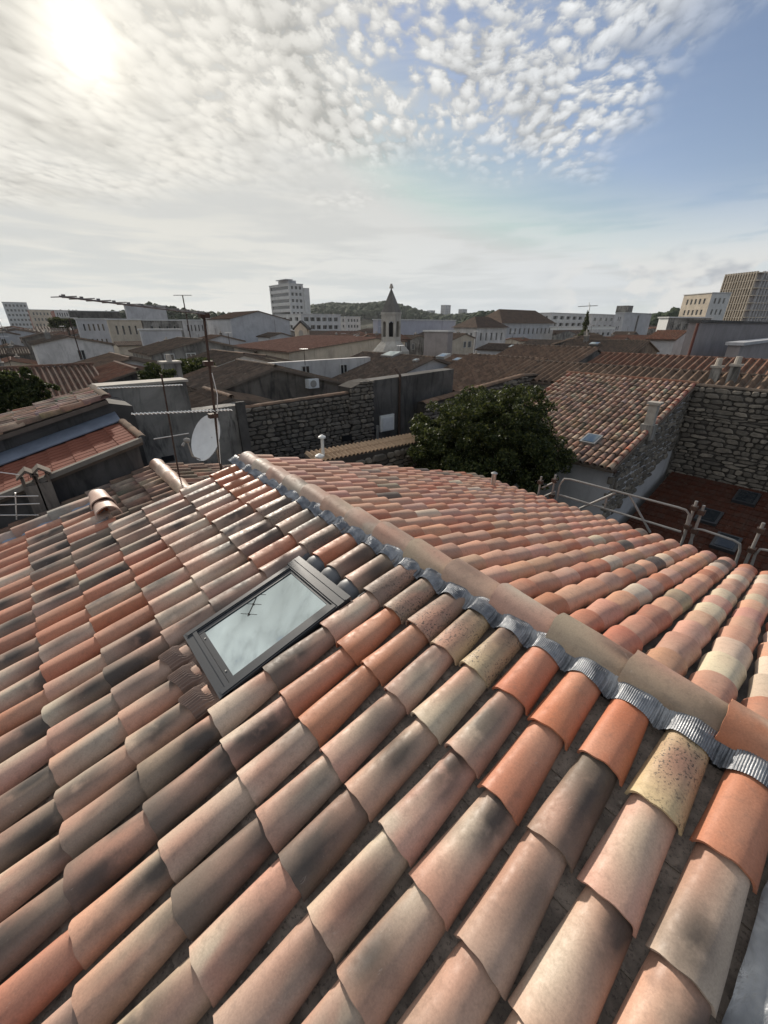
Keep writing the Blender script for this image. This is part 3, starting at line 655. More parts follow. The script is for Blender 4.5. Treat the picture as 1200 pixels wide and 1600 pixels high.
def block(name, label, cat, ul, uc, ur, vt, fw, wall, left=None, right=None, yaw=0, zb=0, depth=.25, roof=True, group=None, wleft=None, roofmat='concrete_light', parapet=.0):
    """flat-roofed block from its near corner; left/right = (columns, floors, width, height, first sill from top, floor height, margin)"""
    C = pt(uc, vt, fw=fw); zt = C.z; ax = Vector((-math.sin(RAD(yaw)), math.cos(RAD(yaw)), 0)); bx = Vector((math.cos(RAD(yaw)), math.sin(RAD(yaw)), 0))
    def ext(u, dirv, nrm):
        t_ = ray(u, vt); k = (C.x*nrm.x+C.y*nrm.y)/(t_[0]*nrm.x+t_[1]*nrm.y); p = Vector((t_[0]*k, t_[1]*k, 0)); L_ = (p-Vector((C.x, C.y, 0))).dot(dirv); return L_
    La, Lb = ext(ul, ax, bx), ext(ur, bx, ax)
    La = max(La, .8) if 0 < La < 60 else 13.0; Lb = max(.8, min(Lb, 60)) if Lb > 0 else 45.0
    mid = Vector((C.x, C.y, zb))+ax*La/2+bx*Lb/2; root = thing(name, label, cat, mid, group); mb = MB(); wins = []
    def ops(spec, Wd):
        r = []
        if not spec: return r
        nc, nf, ww, hh, top, fh, mg = spec; step = (Wd-2*mg)/nc
        for f in range(nf):
            for i in range(nc):
                s0 = mg+step*(i+.5)-ww*step/2; t1 = zt-top-f*fh
                if t1-hh > zb+.5: r.append((s0, s0+ww*step, t1-hh, t1))
        return r
    oa, ob = ops(left, La), ops(right, Lb)
    facade(mb, C, ax, La, zb, zt, -bx, oa, depth); mb.mi = 1 if wleft else 0
    if wleft: mb.m = [1]*len(mb.m); mb.mi = 0
    facade(mb, C, bx, Lb, zb, zt, -ax, ob, depth)
    A, B_ = Vector((C.x, C.y, 0))+ax*La, Vector((C.x, C.y, 0))+bx*Lb; D_ = A+bx*Lb; z = Vector((0, 0, 1))
    for p, q in ((A, D_), (D_, B_)): mb.add([p+z*zb, q+z*zb, q+z*zt, p+z*zt], [(0, 1, 2, 3)])
    c0 = Vector((C.x, C.y, 0)); mb.add([c0+z*zt, A+z*zt, D_+z*zt, B_+z*zt], [(0, 1, 2, 3)])
    mb.build('wall', [wall, wleft or wall], root)
    if roof:
        e = .18; rb = MB(); rb.prism([c0-ax*e-bx*e+z*(zt+.004), c0-ax*e+bx*(Lb+e)+z*(zt+.004), D_+ax*e+bx*e+z*(zt+.004), A+ax*e-bx*e+z*(zt+.004)], z*(.22+parapet)); rb.build('roof_edge', roofmat, root)
    for L_, S_, N_ in ((oa, ax, -bx), (ob, bx, -ax)):
        for s0, s1, t0, t1 in L_:
            add_window(root, c0+S_*((s0+s1)/2)+z*t0-N_*(depth-.06), S_, N_, s1-s0, t1-t0, bar=(s1-s0) < 3)
    xs = [v.x for v in (c0, A, B_, D_)]; ys = [v.y for v in (c0, A, B_, D_)]; USED.append((min(xs), max(xs), min(ys), max(ys)))
    root['_h'] = zt; return root, C, ax, bx, La, Lb, zt
def chimney(parent, x, y, z0, z1, s_=.42, mt='render_grey', pot=True):
    mb = MB(); mb.box((x-s_/2, y-s_/2, z0), (x+s_/2, y+s_/2, z1)); c_ = mb.build('chimney', mt, parent)
    mb = MB(); mb.box((x-s_/2-.05, y-s_/2-.05, z1+.002), (x+s_/2+.05, y+s_/2+.05, z1+.08))
    if pot: mb.tube([(x, y, z1+.08), (x, y, z1+.36)], [.12, .10], 8)
    mb.build('chimney_cap', 'coping_stone', c_)
def rooflight(parent, x, y, z, n, w_=.7, l_=.9):
    n = Vector(n).normalized(); yv = Vector((0, 1, 0)); xv = yv.cross(n)
    mb = MB(); Mx = frame(xv, yv, n, (x, y, z)); mb.obox(Mx, (-l_/2, -w_/2, 0), (l_/2, w_/2, .16)); rw = mb.build('roof_window', 'galvanised', parent)
    mb = MB(); mb.obox(Mx, (-l_/2+.06, -w_/2+.06, .161), (l_/2-.06, w_/2-.06, .175)); mb.build('pane', 'coated_glass', rw)
def house(name, label, p0, pr, p1, q0, q1, zr, wall='render_grey', rf='old_tile_sheet', sl=15, along='q', rows=True, group=None, oh=.28, wins=(), zb=0, gmat=None, cw=.22, slopes=(1, 1), sl2=None, ridge=True):
    "gabled town house; ridge along y (or along x); heights relative to the eye"
    zr += H; tl = math.tan(RAD(sl)); tl2 = math.tan(RAD(sl2 or sl)); z0 = zr-tl*(pr-p0); z1 = zr-tl2*(p1-pr)
    sw = along == 'p'                                   # swap axes
    def X(p, q, z): return Vector((q, p, z)) if sw else Vector((p, q, z))
    root = thing(name, label, 'house', X((p0+p1)/2, (q0+q1)/2, zb), group); mb = MB(); d = .10
    mb.prism([X(p0, q0, zb), X(p1, q0, zb), X(p1, q0, z1-d), X(pr, q0, zr-d), X(p0, q0, z0-d)], X(0, q1-q0, 0)); mb.build('wall', wall, root)
    c0, s0 = math.cos(math.atan(tl)), math.sin(math.atan(tl)); c1_, s1_ = math.cos(math.atan(tl2)), math.sin(math.atan(tl2))
    U = X(0, 1, 0); sl_objs = []
    if slopes[0]: sl_objs.append(canal(root, 'roof_slope', X(pr, q0-oh*.6, zr), U, q1-q0+oh*1.2, X(-c0, 0, -s0), (pr-p0+oh)/c0, rf, cw, rows=rows))
    if slopes[1]: sl_objs.append(canal(root, 'roof_slope', X(pr+.02, q0-oh*.6, zr), U, q1-q0+oh*1.2, X(c1_, 0, -s1_), (p1-pr+oh)/c1_, rf, cw, rows=False))
    if ridge: caps(root, X(pr, q0-oh*.6, zr+.02), X(pr, q1+oh*.6, zr+.02), rf, name='ridge_tiles')
    for face, s, z, w_, h_ in wins:                     # ('p'|'q', centre, sill, width, height)
        if face == 'p': add_window(root, (p0-.05, s, z+H), (0, 1, 0), (-1, 0, 0), w_, h_)
        else: add_window(root, (s, q0-.05, z+H), (1, 0, 0), (0, -1, 0), w_, h_)
    USED.append((q0, q1, p0, p1) if sw else (p0, p1, q0, q1)); root['_h'] = zr
    return root
STONES = []
for i in range(8):
    r = random.Random(50+i); mb = MB(); n = 8; V = []
    pts = []
    for k in range(n):                                  # rough rounded outline
        a = 2*math.pi*(k+.5)/n; x = math.copysign(abs(math.cos(a))**.62, math.cos(a))*.55*r.uniform(.72, 1.0); y = math.copysign(abs(math.sin(a))**.62, math.sin(a))*.55*r.uniform(.72, 1.0); pts.append((x, y))
    for zz, k in ((-.5, 1), (.25, 1), (.5, .78)): V += [(x*k, y*k, zz+(r.uniform(-.12, .12) if zz == .5 else 0)) for x, y in pts]
    fs = [(j*n+k, j*n+(k+1) % n, (j+1)*n+(k+1) % n, (j+1)*n+k) for j in range(2) for k in range(n)]+[tuple(range(2*n, 3*n))]
    mb.add(V, fs); STONES.append(mb.mesh('stone', 'stone', True, None, 35))
def stones(parent, O, S, N, Wd, z0, top, sw=.30, sh=.13, limit=300, bot=None):
    "irregular coursed rubble on a wall face; top(s) gives the wall head"
    O, S, N = Vector(O), Vector(S), Vector(N); z = z0; cnt = 0; x_ = N.cross(Vector((0, 0, 1)))*-1; hi = max(top(Wd*i/20) for i in range(21))
    while z < hi-.04:
        h = sh*rt.uniform(.55, 1.5); s = -rt.uniform(0, .1)
        while s < Wd:
            w_ = sw*rt.choice([rt.uniform(.4, .8), rt.uniform(.7, 1.3), rt.uniform(1.1, 1.9)]); w_ = min(w_, Wd-s) if Wd-s > .08 else Wd-s
            sc = s+w_/2
            if w_ > .07 and z+h*.8 < top(min(max(sc, 0), Wd)) and (bot is None or z > bot(sc)):
                hh = h*rt.uniform(.8, 1.12); dp = .10*rt.uniform(.6, 1.8)
                o = link('stone', rt.choice(STONES), frame(S, Vector((0, 0, 1)), N if S.cross(Vector((0, 0, 1))).dot(N) > 0 else -N, O+S*sc+Vector((0, 0, z-O.z+h/2))+N*(dp*.15-.02)) @ Matrix.Rotation(RAD(rt.uniform(-8, 8)), 4, 'Z') @ Matrix.Diagonal((w_*.97, hh*.95, dp, 1)), parent); cnt += 1
            s += w_+.012
        z += h+.008
    return cnt
# ---- old house right behind the verge
root = thing('old_house', 'low old house with mossy uneven canal tiles behind the new roof verge', 'house', (1.2, 7.0, 0))
OP, OZ = 1.37, -2.33+H; sl_ = math.tan(RAD(14)); mb = MB()
mb.prism([(-1.6, 5.62, 0), (3.9, 5.62, 0), (3.9, 5.62, OZ-2.5*sl_-.12), (OP, 5.62, OZ-.12), (-1.6, 5.62, OZ-2.97*sl_-.12)], (0, 2.25, 0)); mb.build('wall', 'render_dark', root)
OLDC = [(.15, .115, .09), (.10, .08, .066), (.19, .145, .115), (.085, .07, .06), (.21, .105, .075), (.24, .20, .165)]
OCOV = [cover_mesh('cover_tile', seg=8, along=1, seed=90+i, w0=.07, w1=.09, m='old_clay_tile') for i in range(3)]
ca, sa = math.cos(math.atan(sl_)), math.sin(math.atan(sl_))
for sgn, Ls in ((-1, 3.0), (1, 2.5)):
    dv, nv = Vector((sgn*ca, 0, -sa)), Vector((sgn*sa, 0, ca)); o0 = Vector((OP, 5.6, OZ)); mb = MB()
    mb.prism([o0-nv*.02, o0+dv*Ls-nv*.02, o0+dv*Ls-nv*.09, o0-nv*.09], (0, 2.3, 0)); so_ = mb.build('roof_slope', 'deck_edge', root)
    for c_ in range(11):
        for k in range(int(Ls/.36)):
            q = 5.70+c_*.215+rt.uniform(-.015, .015); x = -Y if sgn > 0 else Y
            o = link('cover_tile', rt.choice(OCOV), frame(x, dv, nv, o0+Vector((0, q-5.6, 0))+dv*(.42+.36*k+rt.uniform(-.03, .03))+nv*.02) @ Matrix.Rotation(.04+rt.uniform(-.02, .02), 4, 'X') @ Matrix.Rotation(RAD(rt.uniform(-4, 4)), 4, 'Z'), so_)
            cc = rt.choice(OLDC); o.color = (*[v*rt.uniform(.8, 1.2) for v in cc], .5)
for k in range(5):
    o = link('ridge_cap', CAPS[k % 3], frame((1, 0, 0), Y, (0, 0, 1), (OP, 6.15+.42*k, OZ+.06)) @ Matrix.Rotation(.03+rt.uniform(-.01, .01), 4, 'X'), root); o.color = (*jit((.46, .34, .26), .12), .3)
USED.append((-2, 4, 5, 8.5))
# ---- left: brown tiled slope, blue flashing and red shed roof below it
h = house('tiled_outbuilding', 'brown canal tiled slope beside the stained grey wall', -4.5, 1.15, 1.6, 10.15, 11.6, -1.36, 'render_dark', 'old_tile_sheet', sl=14, slopes=(0, 0))
ca, sa = math.cos(RAD(14)), math.sin(RAD(14)); dv, nv = Vector((-ca, 0, -sa)), Vector((-sa, 0, ca)); o0 = Vector((1.15, 10.0, H-1.36)); mb = MB()
mb.prism([o0-nv*.02, o0+dv*6-nv*.02, o0+dv*6-nv*.10, o0-nv*.10], (0, 1.7, 0)); so_ = mb.build('roof_slope', 'deck_edge', h)
for c_ in range(8):
    for k in range(15):
        o = link('cover_tile', rt.choice(OCOV), frame(Y, dv, nv, o0+Vector((0, .08+c_*.212, 0))+dv*(.42+.37*k+rt.uniform(-.04, .04))+nv*(.02+rt.uniform(0, .012))) @ Matrix.Rotation(.05+rt.uniform(-.02, .02), 4, 'X') @ Matrix.Rotation(RAD(rt.uniform(-3, 3)), 4, 'Z'), so_)
        o.color = (*[v*rt.uniform(1.1, 1.9) for v in rt.choice(OLDC)], .4)
root = thing('lean_to', 'lean-to with red flat interlocking tiles under a blue flashing strip', 'lean-to', (-1.5, 9.2, 0)); mb = MB(); zr = -1.80+H; s14 = math.tan(RAD(14.5))
mb.prism([(-4.5, 8.05, 0), (1.2, 8.05, 0), (1.2, 8.05, zr-.1), (-4.5, 8.05, zr-.1-5.7*s14)], (0, 2.0, 0)); mb.build('wall', 'render_dark', root)
dv = Vector((-math.cos(RAD(14.5)), 0, -math.sin(RAD(14.5)))); nv = Vector((-math.sin(RAD(14.5)), 0, math.cos(RAD(14.5)))); o0 = Vector((1.25, 7.95, zr)); mb = MB()
mb.prism([o0-nv*.02, o0+dv*6-nv*.02, o0+dv*6-nv*.10, o0-nv*.10], (0, 1.9, 0)); rs = mb.build('roof_slope', 'deck_edge', root)
tl_ = MB(); 
for i, (x0, x1) in enumerate([(0, .205)]):
    v = [(x0, 0, .012), (x1-.02, 0, .012), (x1-.02, 0, .017), (x1, 0, .017), (x0, .338, .026), (x1-.02, .338, .026), (x1-.02, .338, .031), (x1, .338, .031), (x0, .338, 0), (x1, .338, 0), (x0, 0, 0), (x1, 0, 0)]
    tl_.add(v, [(0, 1, 5, 4), (1, 2, 6, 5), (2, 3, 7, 6), (4, 5, 9, 8), (5, 6, 7, 9), (10, 0, 4, 8), (11, 9, 7, 3)])
plain('interlocking_tile', (.17, .064, .044), .92, .08, var=.3, scale=4, bmp=.2)
FT = tl_.mesh('flat_tile', 'interlocking_tile')
for i in range(8):
    for k in range(16): link('flat_tile', FT, frame(Y, dv, nv, o0+Vector((0, .0+i*.207, 0))+dv*(.335*k)+nv*(.004+rt.uniform(0, .004))), rs)
mb = MB(); o1 = o0+Vector((0, 1.66, .05)); mb.prism([o1, o1+dv*6, o1+dv*6+nv*.02, o1+nv*.02], (0, .46, .10)); mb.build('flashing_strip', 'blue_flashing', root)
caps(root, o0+Vector((.02, -.03, .03)), o0+Vector((.02, 1.66, .03)), 'old_tile_sheet', .07, .05, name='ridge_tiles')
mb = MB(); mb.prism([o0+Vector((0, -.10, -.03)), o0+dv*6+Vector((0, -.10, -.03)), o0+dv*6+Vector((0, -.10, .045)), o0+Vector((0, -.10, .045))], (0, .10, 0)); mb.build('verge_mortar', 'mortar_pale', root)
USED.append((-5, 1.7, 8.4, 11.7))
# ---- stained grey party wall with small dish
def wall(name, label, poly, d, mt, coping=None):
    mb = MB(); mb.prism(poly, d); a = np.array(poly)
    o = mb.build(name, mt, None, label=label, cat='wall'); return o
gw = wall('party_wall', 'tall stained grey rendered wall behind the dish', [(1.25, 11.7, 0), (4.62, 11.7, 0), (4.62, 11.7, H-2.10), (3.2, 11.7, H-2.12), (3.2, 11.7, H-1.38), (1.25, 11.7, H-1.34)], (0, .5, 0), 'render_grey')
mb = MB(); mb.box((1.2, 11.62, H-1.337), (3.24, 12.26, H-1.28)); mb.build('coping', 'coping_stone', gw)
mb = MB(); mb.box((4.40, 11.60, 0), (4.66, 11.698, H-2.0)); mb.build('dark_strip', 'render_dark', gw)  # raised strip at the wall's right end, in a darker render
mb = MB(); mb.box((2.2, 11.66, H-3.35), (2.5, 11.699, H-3.2)); mb.build('vent_opening', 'dark_opening', gw)
USED.append((1, 5, 11.5, 12.5))
# ---- rubble wall, raised corner and grey rendered wall
root = thing('rubble_wall', 'long dark rubble stone wall with two blocked openings', 'wall', (6.6, 12.2, 0)); mb = MB()
mb.prism([(4.66, 12, 0), (8.70, 12, 0), (8.70, 12, H-2.24), (4.66, 12, H-2.30)], (0, .5, 0)); mb.build('wall_core', 'mortar', root)
stones(root, (4.66, 12, 0), (1, 0, 0), (0, -1, 0), 4.04, H-4.75, lambda s: H-2.28, .25, .115)
caps(root, (4.6, 12.2, H-2.29), (8.75, 12.2, H-2.22), 'old_tile_sheet', .16, .06, .38, 'coping_tiles')
for u, v in ((541, 684), (585, 674)):
    c_ = pt(u, v, q=11.93); mb = MB(); mb.box((c_.x-.2, 11.86, c_.z-.1), (c_.x+.2, 11.97, c_.z+.1)); mb.build('opening', 'dark_opening', root)
root = thing('stone_corner', 'raised ragged stone corner joining rubble wall and grey rendered wall', 'wall', (9.2, 12.3, 0)); mb = MB()
mb.prism([(8.72, 11.9, 0), (9.74, 11.9, 0), (9.74, 11.9, H-1.84), (9.2, 11.9, H-1.88), (8.72, 11.9, H-2.02)], (0, .8, 0)); mb.build('wall_core', 'mortar', root)
stones(root, (8.72, 11.9, 0), (1, 0, 0), (0, -1, 0), 1.02, H-4.7, lambda s: H-1.83-(.16 if s < .35 else 0), .26, .13)
gw = wall('rendered_wall', 'dark grey rendered wall with drainpipe between stone corner and tree', [(9.76, 12, 0), (14.4, 12, 0), (14.4, 12, H-1.74), (9.76, 12, H-1.86)], (0, .6, 0), 'render_dark')
c_ = pt(605, 660, q=11.95); mb = MB(); mb.box((c_.x-.36, 11.93, c_.z-.34), (c_.x+.36, 11.998, c_.z+.30)); d_ = mb.build('door', 'white_paint', gw)
mb = MB(); mb.box((c_.x-.27, 11.90, c_.z-.30), (c_.x+.27, 11.928, c_.z+.2)); mb.build('door_panel', 'dish_grey', d_)
x = pt(624, 620, q=11.95).x; mb = MB(); mb.tube([(x, 11.93, 2), (x, 11.93, H-1.75), (x, 12.2, H-1.55)], .05, 8); mb.build('drainpipe', 'rusty_steel', gw)
USED.append((4.5, 14.5, 11.5, 13))
# low stone plinth by the flue and tan coping
root = thing('yard_wall', 'low yard wall capped with a tan row of tiles beside the tree', 'wall', (7.6, 9.2, 0))
a, b_ = pt(497, 719, q=9.0), pt(640, 692, q=9.0); mb = MB(); mb.prism([(a.x, 9.0, 0), (b_.x+.6, 9.0, 0), (b_.x+.6, 9.0, b_.z-.10), (a.x, 9.0, a.z-.10)], (0, .5, 0)); mb.build('wall_core', 'mortar', root)
stones(root, (a.x, 9.0, 0), (1, 0, 0), (0, -1, 0), b_.x+.6-a.x, a.z-1.2, lambda s: a.z-.16+(b_.z-a.z)*s/(b_.x-a.x), .34, .16)
Dv = Vector((0, -math.cos(RAD(14)), -math.sin(RAD(14))))
plain('tan_tile', (.36, .25, .16), .8, .2, var=.3, scale=6)
canal(root, 'coping_tiles', (a.x-.05, 9.62, a.z+.07), Vector((b_.x+.65-a.x, 0, b_.z-a.z)).normalized(), b_.x+.7-a.x, Dv, .62, 'tan_tile', .15, .3)
def vent(u, v, vb, q, r, label, mt='white_paint', hat=True):
    a, b_ = pt(u, v, q=q), pt(u, vb, q=q); mb = MB(); mb.tube([(b_.x, b_.y, b_.z-.3), (b_.x, b_.y, a.z)], r, 10); o = mb.build('vent_pipe', mt, None, True, label=label, cat='vent pipe')
    if hat: mb = MB(); mb.tube([(b_.x, b_.y, a.z+.0), (b_.x, b_.y, a.z+.04), (b_.x, b_.y, a.z+.09)], [r*2.3, r*2.3, r*.6], 12); mb.build('cowl', mt, o, True)
vent(505, 684, 712, 9.3, .045, 'white vent pipe with a wide flat cowl before the rubble wall')
vent(500, 714, 722, 8.6, .05, 'low white mushroom vent beside the ridge end of the new roof')
vent(590, 665, 697, 11.3, .055, 'plain grey flue post before the stone corner', 'galvanised', False)
# ---- stone parapet gable behind the red house
root = thing('stone_gable', 'stone gable with tiled coping rising behind the tree', 'wall', (16, 12.2, 0)); mb = MB()
tp = lambda s: H-2.86+(.56*s/7.0 if s < 7 else .56-.05*(s-7)); mb.prism([(12.0, 11.3, 0), (24, 11.3, 0), (24, 11.3, tp(12)), (19, 11.3, tp(7)), (12.0, 11.3, tp(0))], (0, .5, 0)); mb.build('wall_core', 'mortar', root)
stones(root, (12.0, 11.3, 0), (1, 0, 0), (0, -1, 0), 8.2, H-4.1, lambda s: tp(s)-.03, .36, .15)
caps(root, (11.9, 11.45, tp(0)+.0), (19, 11.45, tp(7)+.0), 'old_tile_sheet', .22, .09, .38, 'coping_tiles'); caps(root, (19, 11.45, tp(7)), (24, 11.45, tp(12)), 'old_tile_sheet', .22, .09, .38, 'coping_tiles')
# ---- red tiled house with stone gable
root = thing('red_tiled_house', 'house with steep rows of red and cream canal tiles, white wall and stone gable', 'house', (16, 6.5, 0))
PR, ZR_, P0, Q0h, Q1h = 19.35, -2.05+H, 12.95, 4.15, 9.25; sl_ = math.tan(RAD(16.4)); z0 = ZR_-sl_*(PR-P0); mb = MB()
mb.prism([(P0+.2, Q0h+.12, 0), (PR, Q0h+.12, 0), (PR, Q0h+.12, ZR_-.14), (P0+.2, Q0h+.12, z0-.10)], (0, Q1h-Q0h-.25, 0)); mb.build('wall', 'render_pale', root)
stones(root, (P0+.22, Q0h+.12, 0), (1, 0, 0), (0, -1, 0), PR-P0-.25, H-5.9, lambda s: z0-.12+sl_*s, .34, .17, bot=lambda s: H-6.2+.25*s)
ca, sa = math.cos(math.atan(sl_)), math.sin(math.atan(sl_)); dv, nv = Vector((-ca, 0, -sa)), Vector((-sa, 0, ca)); o0 = Vector((PR, Q0h, ZR_)); Ls = (PR-P0+.2)/ca
mb = MB(); mb.prism([o0-nv*.02, o0+dv*Ls-nv*.02, o0+dv*Ls-nv*.10, o0-nv*.10], (0, Q1h-Q0h, 0)); rs = mb.build('roof_slope', 'deck_edge', root)
TC = [(.24, .19, .145), (.26, .15, .11), (.20, .105, .078), (.33, .27, .21), (.16, .125, .10), (.25, .17, .13), (.12, .10, .085)]
RC = [cover_mesh('cover_tile', L=.52, seg=7, along=1, seed=70+i, w0=.074, w1=.094, m='old_clay_tile') for i in range(3)]
items = []
nC = 23
for c_ in range(nC):
    q = Q0h+.12+(Q1h-Q0h-.24)*c_/(nC-1)
    for k in range(17):
        Mx = frame(Y, dv, nv, o0+Vector((0, q-Q0h, 0))+dv*(.44+k*(Ls-.42)/16+rt.uniform(-.02, .02))+nv*.02) @ Matrix.Rotation(.045, 4, 'X') @ Matrix.Rotation(RAD(rt.uniform(-1.5, 1.5)), 4, 'Z')
        cc = (.33, .10, .065) if c_ < 1 or c_ > nC-2 else rt.choice(TC); items.append((k-c_*.1, Mx, (*[v*rt.uniform(.85, 1.15) for v in cc], .3)))
items.sort(key=lambda i: -i[0])
for _, Mx, cc in items[:300]: o = link('cover_tile', rt.choice(RC), Mx, rs); o.color = cc
tile_mat('old_tile_field', 'attr', lichen=.5, dirt=.4)
tile_field('cover_tile_field', items[300:], rs, RC[0], 'old_tile_field')
caps(root, (PR+.02, Q0h-.03, ZR_+.03), (PR+.02, Q1h+.03, ZR_+.03), 'red_tile_sheet')
mb = MB(); mb.prism([(PR, Q0h, 0), (PR+.5, Q0h, 0), (PR+.5, Q0h, ZR_-.1), (PR, Q0h, ZR_)], (0, Q1h-Q0h, 0)); mb.build('back_wall', 'render_grey', root)
def onR(u, v):
    t_ = ray(u, v); o_ = o0-Vector((0, 0, H)); k = (o_.x*nv.x+o_.z*nv.z)/(t_[0]*nv.x+t_[2]*nv.z); return Vector((t_[0]*k, t_[1]*k, t_[2]*k+H))
p_ = onR(923, 692); rooflight(root, p_.x, p_.y, p_.z+.02, nv, .5, .62)
p_ = onR(1012, 672); mb = MB(); mb.box((p_.x-.2, p_.y-.2, p_.z-.3), (p_.x+.2, p_.y+.2, p_.z+.2)); ch = mb.build('chimney', 'render_grey', root)
mb = MB(); mb.box((p_.x-.13, p_.y-.13, p_.z+.202), (p_.x+.13, p_.y+.13, p_.z+.85)); mb.build('chimney_stack', 'coping_stone', ch); mb = MB(); mb.box((p_.x-.19, p_.y-.19, p_.z+.852), (p_.x+.19, p_.y+.19, p_.z+.93)); mb.build('chimney_cap', 'coping_stone', ch)
mb = MB(); mb.tube([(P0-.05, Q0h-.05, z0-.12), (P0-.05, Q1h, z0-.12)], .07, 8); mb.build('gutter', 'rusty_steel', root)
USED.append((12.5, 20, 4, 11.2))
# ---- big rubble wall on the right and the red roof, shade in its colour, at its foot
root = thing('tall_stone_wall', 'tall pale rubble wall above the shaded red roof', 'wall', (19.3, 0, 0)); mb = MB()
mb.prism([(19.2, -8, 0), (19.2, 4.13, 0), (19.2, 4.13, H-2.10), (19.2, -8, H-2.25)], (.5, 0, 0)); mb.build('wall_core', 'mortar', root)
stones(root, (19.2, 4.13, 0), (0, -1, 0), (-1, 0, 0), 4.9, H-5.75, lambda s: H-2.13, .33, .138)
caps(root, (19.4, -8, H-2.22), (19.4, 4.13, H-2.07), 'old_tile_sheet', .2, .08, .38, 'coping_tiles')
root = thing('shaded_red_roof_house', 'low house with red flat tile roof darkened for shade and three small roof windows', 'house', (15.5, -1.5, 0)); s14 = math.tan(RAD(13.5)); zr = H-5.45; mb = MB()
mb.prism([(12.2, -8, 0), (19.1, -8, 0), (19.1, -8, zr-.1), (12.2, -8, zr-.1-6.9*s14)], (0, 11.9, 0)); mb.build('wall', 'render_dark', root)
dv = Vector((-math.cos(RAD(13.5)), 0, -math.sin(RAD(13.5)))); nv = Vector((-math.sin(RAD(13.5)), 0, math.cos(RAD(13.5)))); o0 = Vector((19.1, -8, zr)); mb = MB()
mb.prism([o0-nv*.02, o0+dv*7.2-nv*.02, o0+dv*7.2-nv*.10, o0-nv*.10], (0, 12.0, 0)); rs = mb.build('roof_slope', 'deck_edge', root)
ftb = MB(); nq, nr = 58, 21
for i in range(nq):
    for k in range(nr):
        a = o0+Vector((0, i*.207, 0))+dv*(.34*k); r2 = rt.uniform(0, .006)
        V = [a+nv*(.01+r2), a+Y*.18+nv*(.01+r2), a+Y*.205+nv*(.03+r2), a+dv*.345+nv*(.03+r2), a+dv*.345+Y*.18+nv*(.03+r2), a+dv*.345+Y*.205+nv*(.05+r2), a+dv*.345, a+dv*.345+Y*.205]
        u = [(i+.1, k+.1), (i+.9, k+.1), (i+.9, k+.9), (i+.1, k+.9)]; ftb.add(V, [(0, 1, 4, 3), (1, 2, 5, 4), (3, 4, 5, 7, 6)], [u, u, u+[(i+.5, k+.5)]])
fo = ftb.build('flat_tile_field', 'shaded_flat_tile', rs); fo['kind'] = 'stuff'
def onP(u, v):
    t_ = ray(u, v); o_ = o0-Vector((0, 0, H)); k = (o_.x*nv.x+o_.z*nv.z)/(t_[0]*nv.x+t_[2]*nv.z); return Vector((t_[0]*k, t_[1]*k, t_[2]*k+H))
for u, v in ((1165, 781), (1106, 810), (1133, 851)):
    p_ = onP(u, v); mb = MB(); Mx = frame(Y.cross(nv), Y, nv, p_); mb.obox(Mx, (-.42, -.32, 0), (.42, .32, .14)); rw = mb.build('roof_window', 'anthracite_metal', root)
    mb = MB(); mb.obox(Mx, (-.34, -.24, .141), (.34, .24, .155)); mb.build('pane', 'window_glass', rw)
USED.append((12, 20, -9, 4))
# ---- houses with tile rows that can be told apart
house('terrace_house', 'long low house with grey-brown tile rows behind the red house ridge', 19.95, 22.2, 25.5, -6, 12.4, -1.86, 'render_grey', 'old_tile_sheet', sl=16, rows=False, cw=.33)
r_ = house('terrace_house', 'tiled house with left verge behind the grey rendered wall', 19.5, 25.0, 28.0, 13.6, 19.3, -1.95, 'render_pale', 'old_tile_sheet', sl=16, rows=False, cw=.38)
r_ = house('terrace_house', 'dark tiled house with skylights before the church', 15.4, 21.2, 25.4, 19.6, 27.0, -1.98, 'render_pale', 'old_tile_sheet', sl=15, rows=False, cw=.34)
nv_ = Vector((-math.sin(RAD(15)), 0, math.cos(RAD(15))))
for u, v, w_, l_ in ((612, 557, 1.3, 1.0), (693, 560, .7, .7), (650, 567, .35, .35)):
    t_ = ray(u, v); k = (21.2*nv_.x+(-1.98)*nv_.z)/(t_[0]*nv_.x+t_[2]*nv_.z); rooflight(r_, t_[0]*k, t_[1]*k, t_[2]*k+H+.06, nv_, w_, l_)
house('terrace_house', 'short raised tiled house with pale verge behind the long rows', 27.0, 31.2, 34.5, 13.2, 19.6, -1.48, 'render_grey', 'old_tile_sheet', sl=15, rows=False, cw=.4)
h1 = house('terrace_house', 'red-brown tiled row house beside two chimneys', 26.0, 31.2, 35.0, -8, 12.6, -1.78, 'render_brown', 'red_tile_sheet', sl=15, rows=False, cw=.38)
for u, v in ((1116, 580), (1146, 578)): p_ = pt(u, v, p=21.2); chimney(h1, p_.x+.3, p_.y, H-3, p_.z+.12, .3)
house('gable_house', 'brown stained gable house with a cooling unit on its end wall', 5.2, 7.8, 11.2, 15.9, 19.4, -1.52, 'render_brown', 'old_tile_sheet', sl=15, rows=False)
p_ = pt(488, 599, q=15.7); mb = MB(); mb.box((p_.x-.25, 15.55, p_.z-.19), (p_.x+.25, 15.88, p_.z+.19)); ac = mb.build('air_conditioner', 'dish_grey', None, label='boxy white cooling unit hung on the brown gable', cat='air conditioner')
mb = MB(); mb.tube([(p_.x-.04, 15.548, p_.z), (p_.x-.04, 15.52, p_.z)], .15, 14); mb.build('fan_grille', 'shutter', ac)
w1 = pt(478, 585, q=24); w2 = pt(537, 582, q=24); zt_ = pt(510, 562, q=24).z
gw = wall('white_wall', 'long whitewashed wall with two dark windows below the big church roof', [(11.6, 24, 0), (19.4, 24, 0), (19.4, 24, zt_), (11.6, 24, zt_)], (0, .5, 0), 'render_white')
for p_ in (w1, w2): add_window(gw, (p_.x, 23.98, p_.z-.45), (1, 0, 0), (0, -1, 0), .62, 1.0)
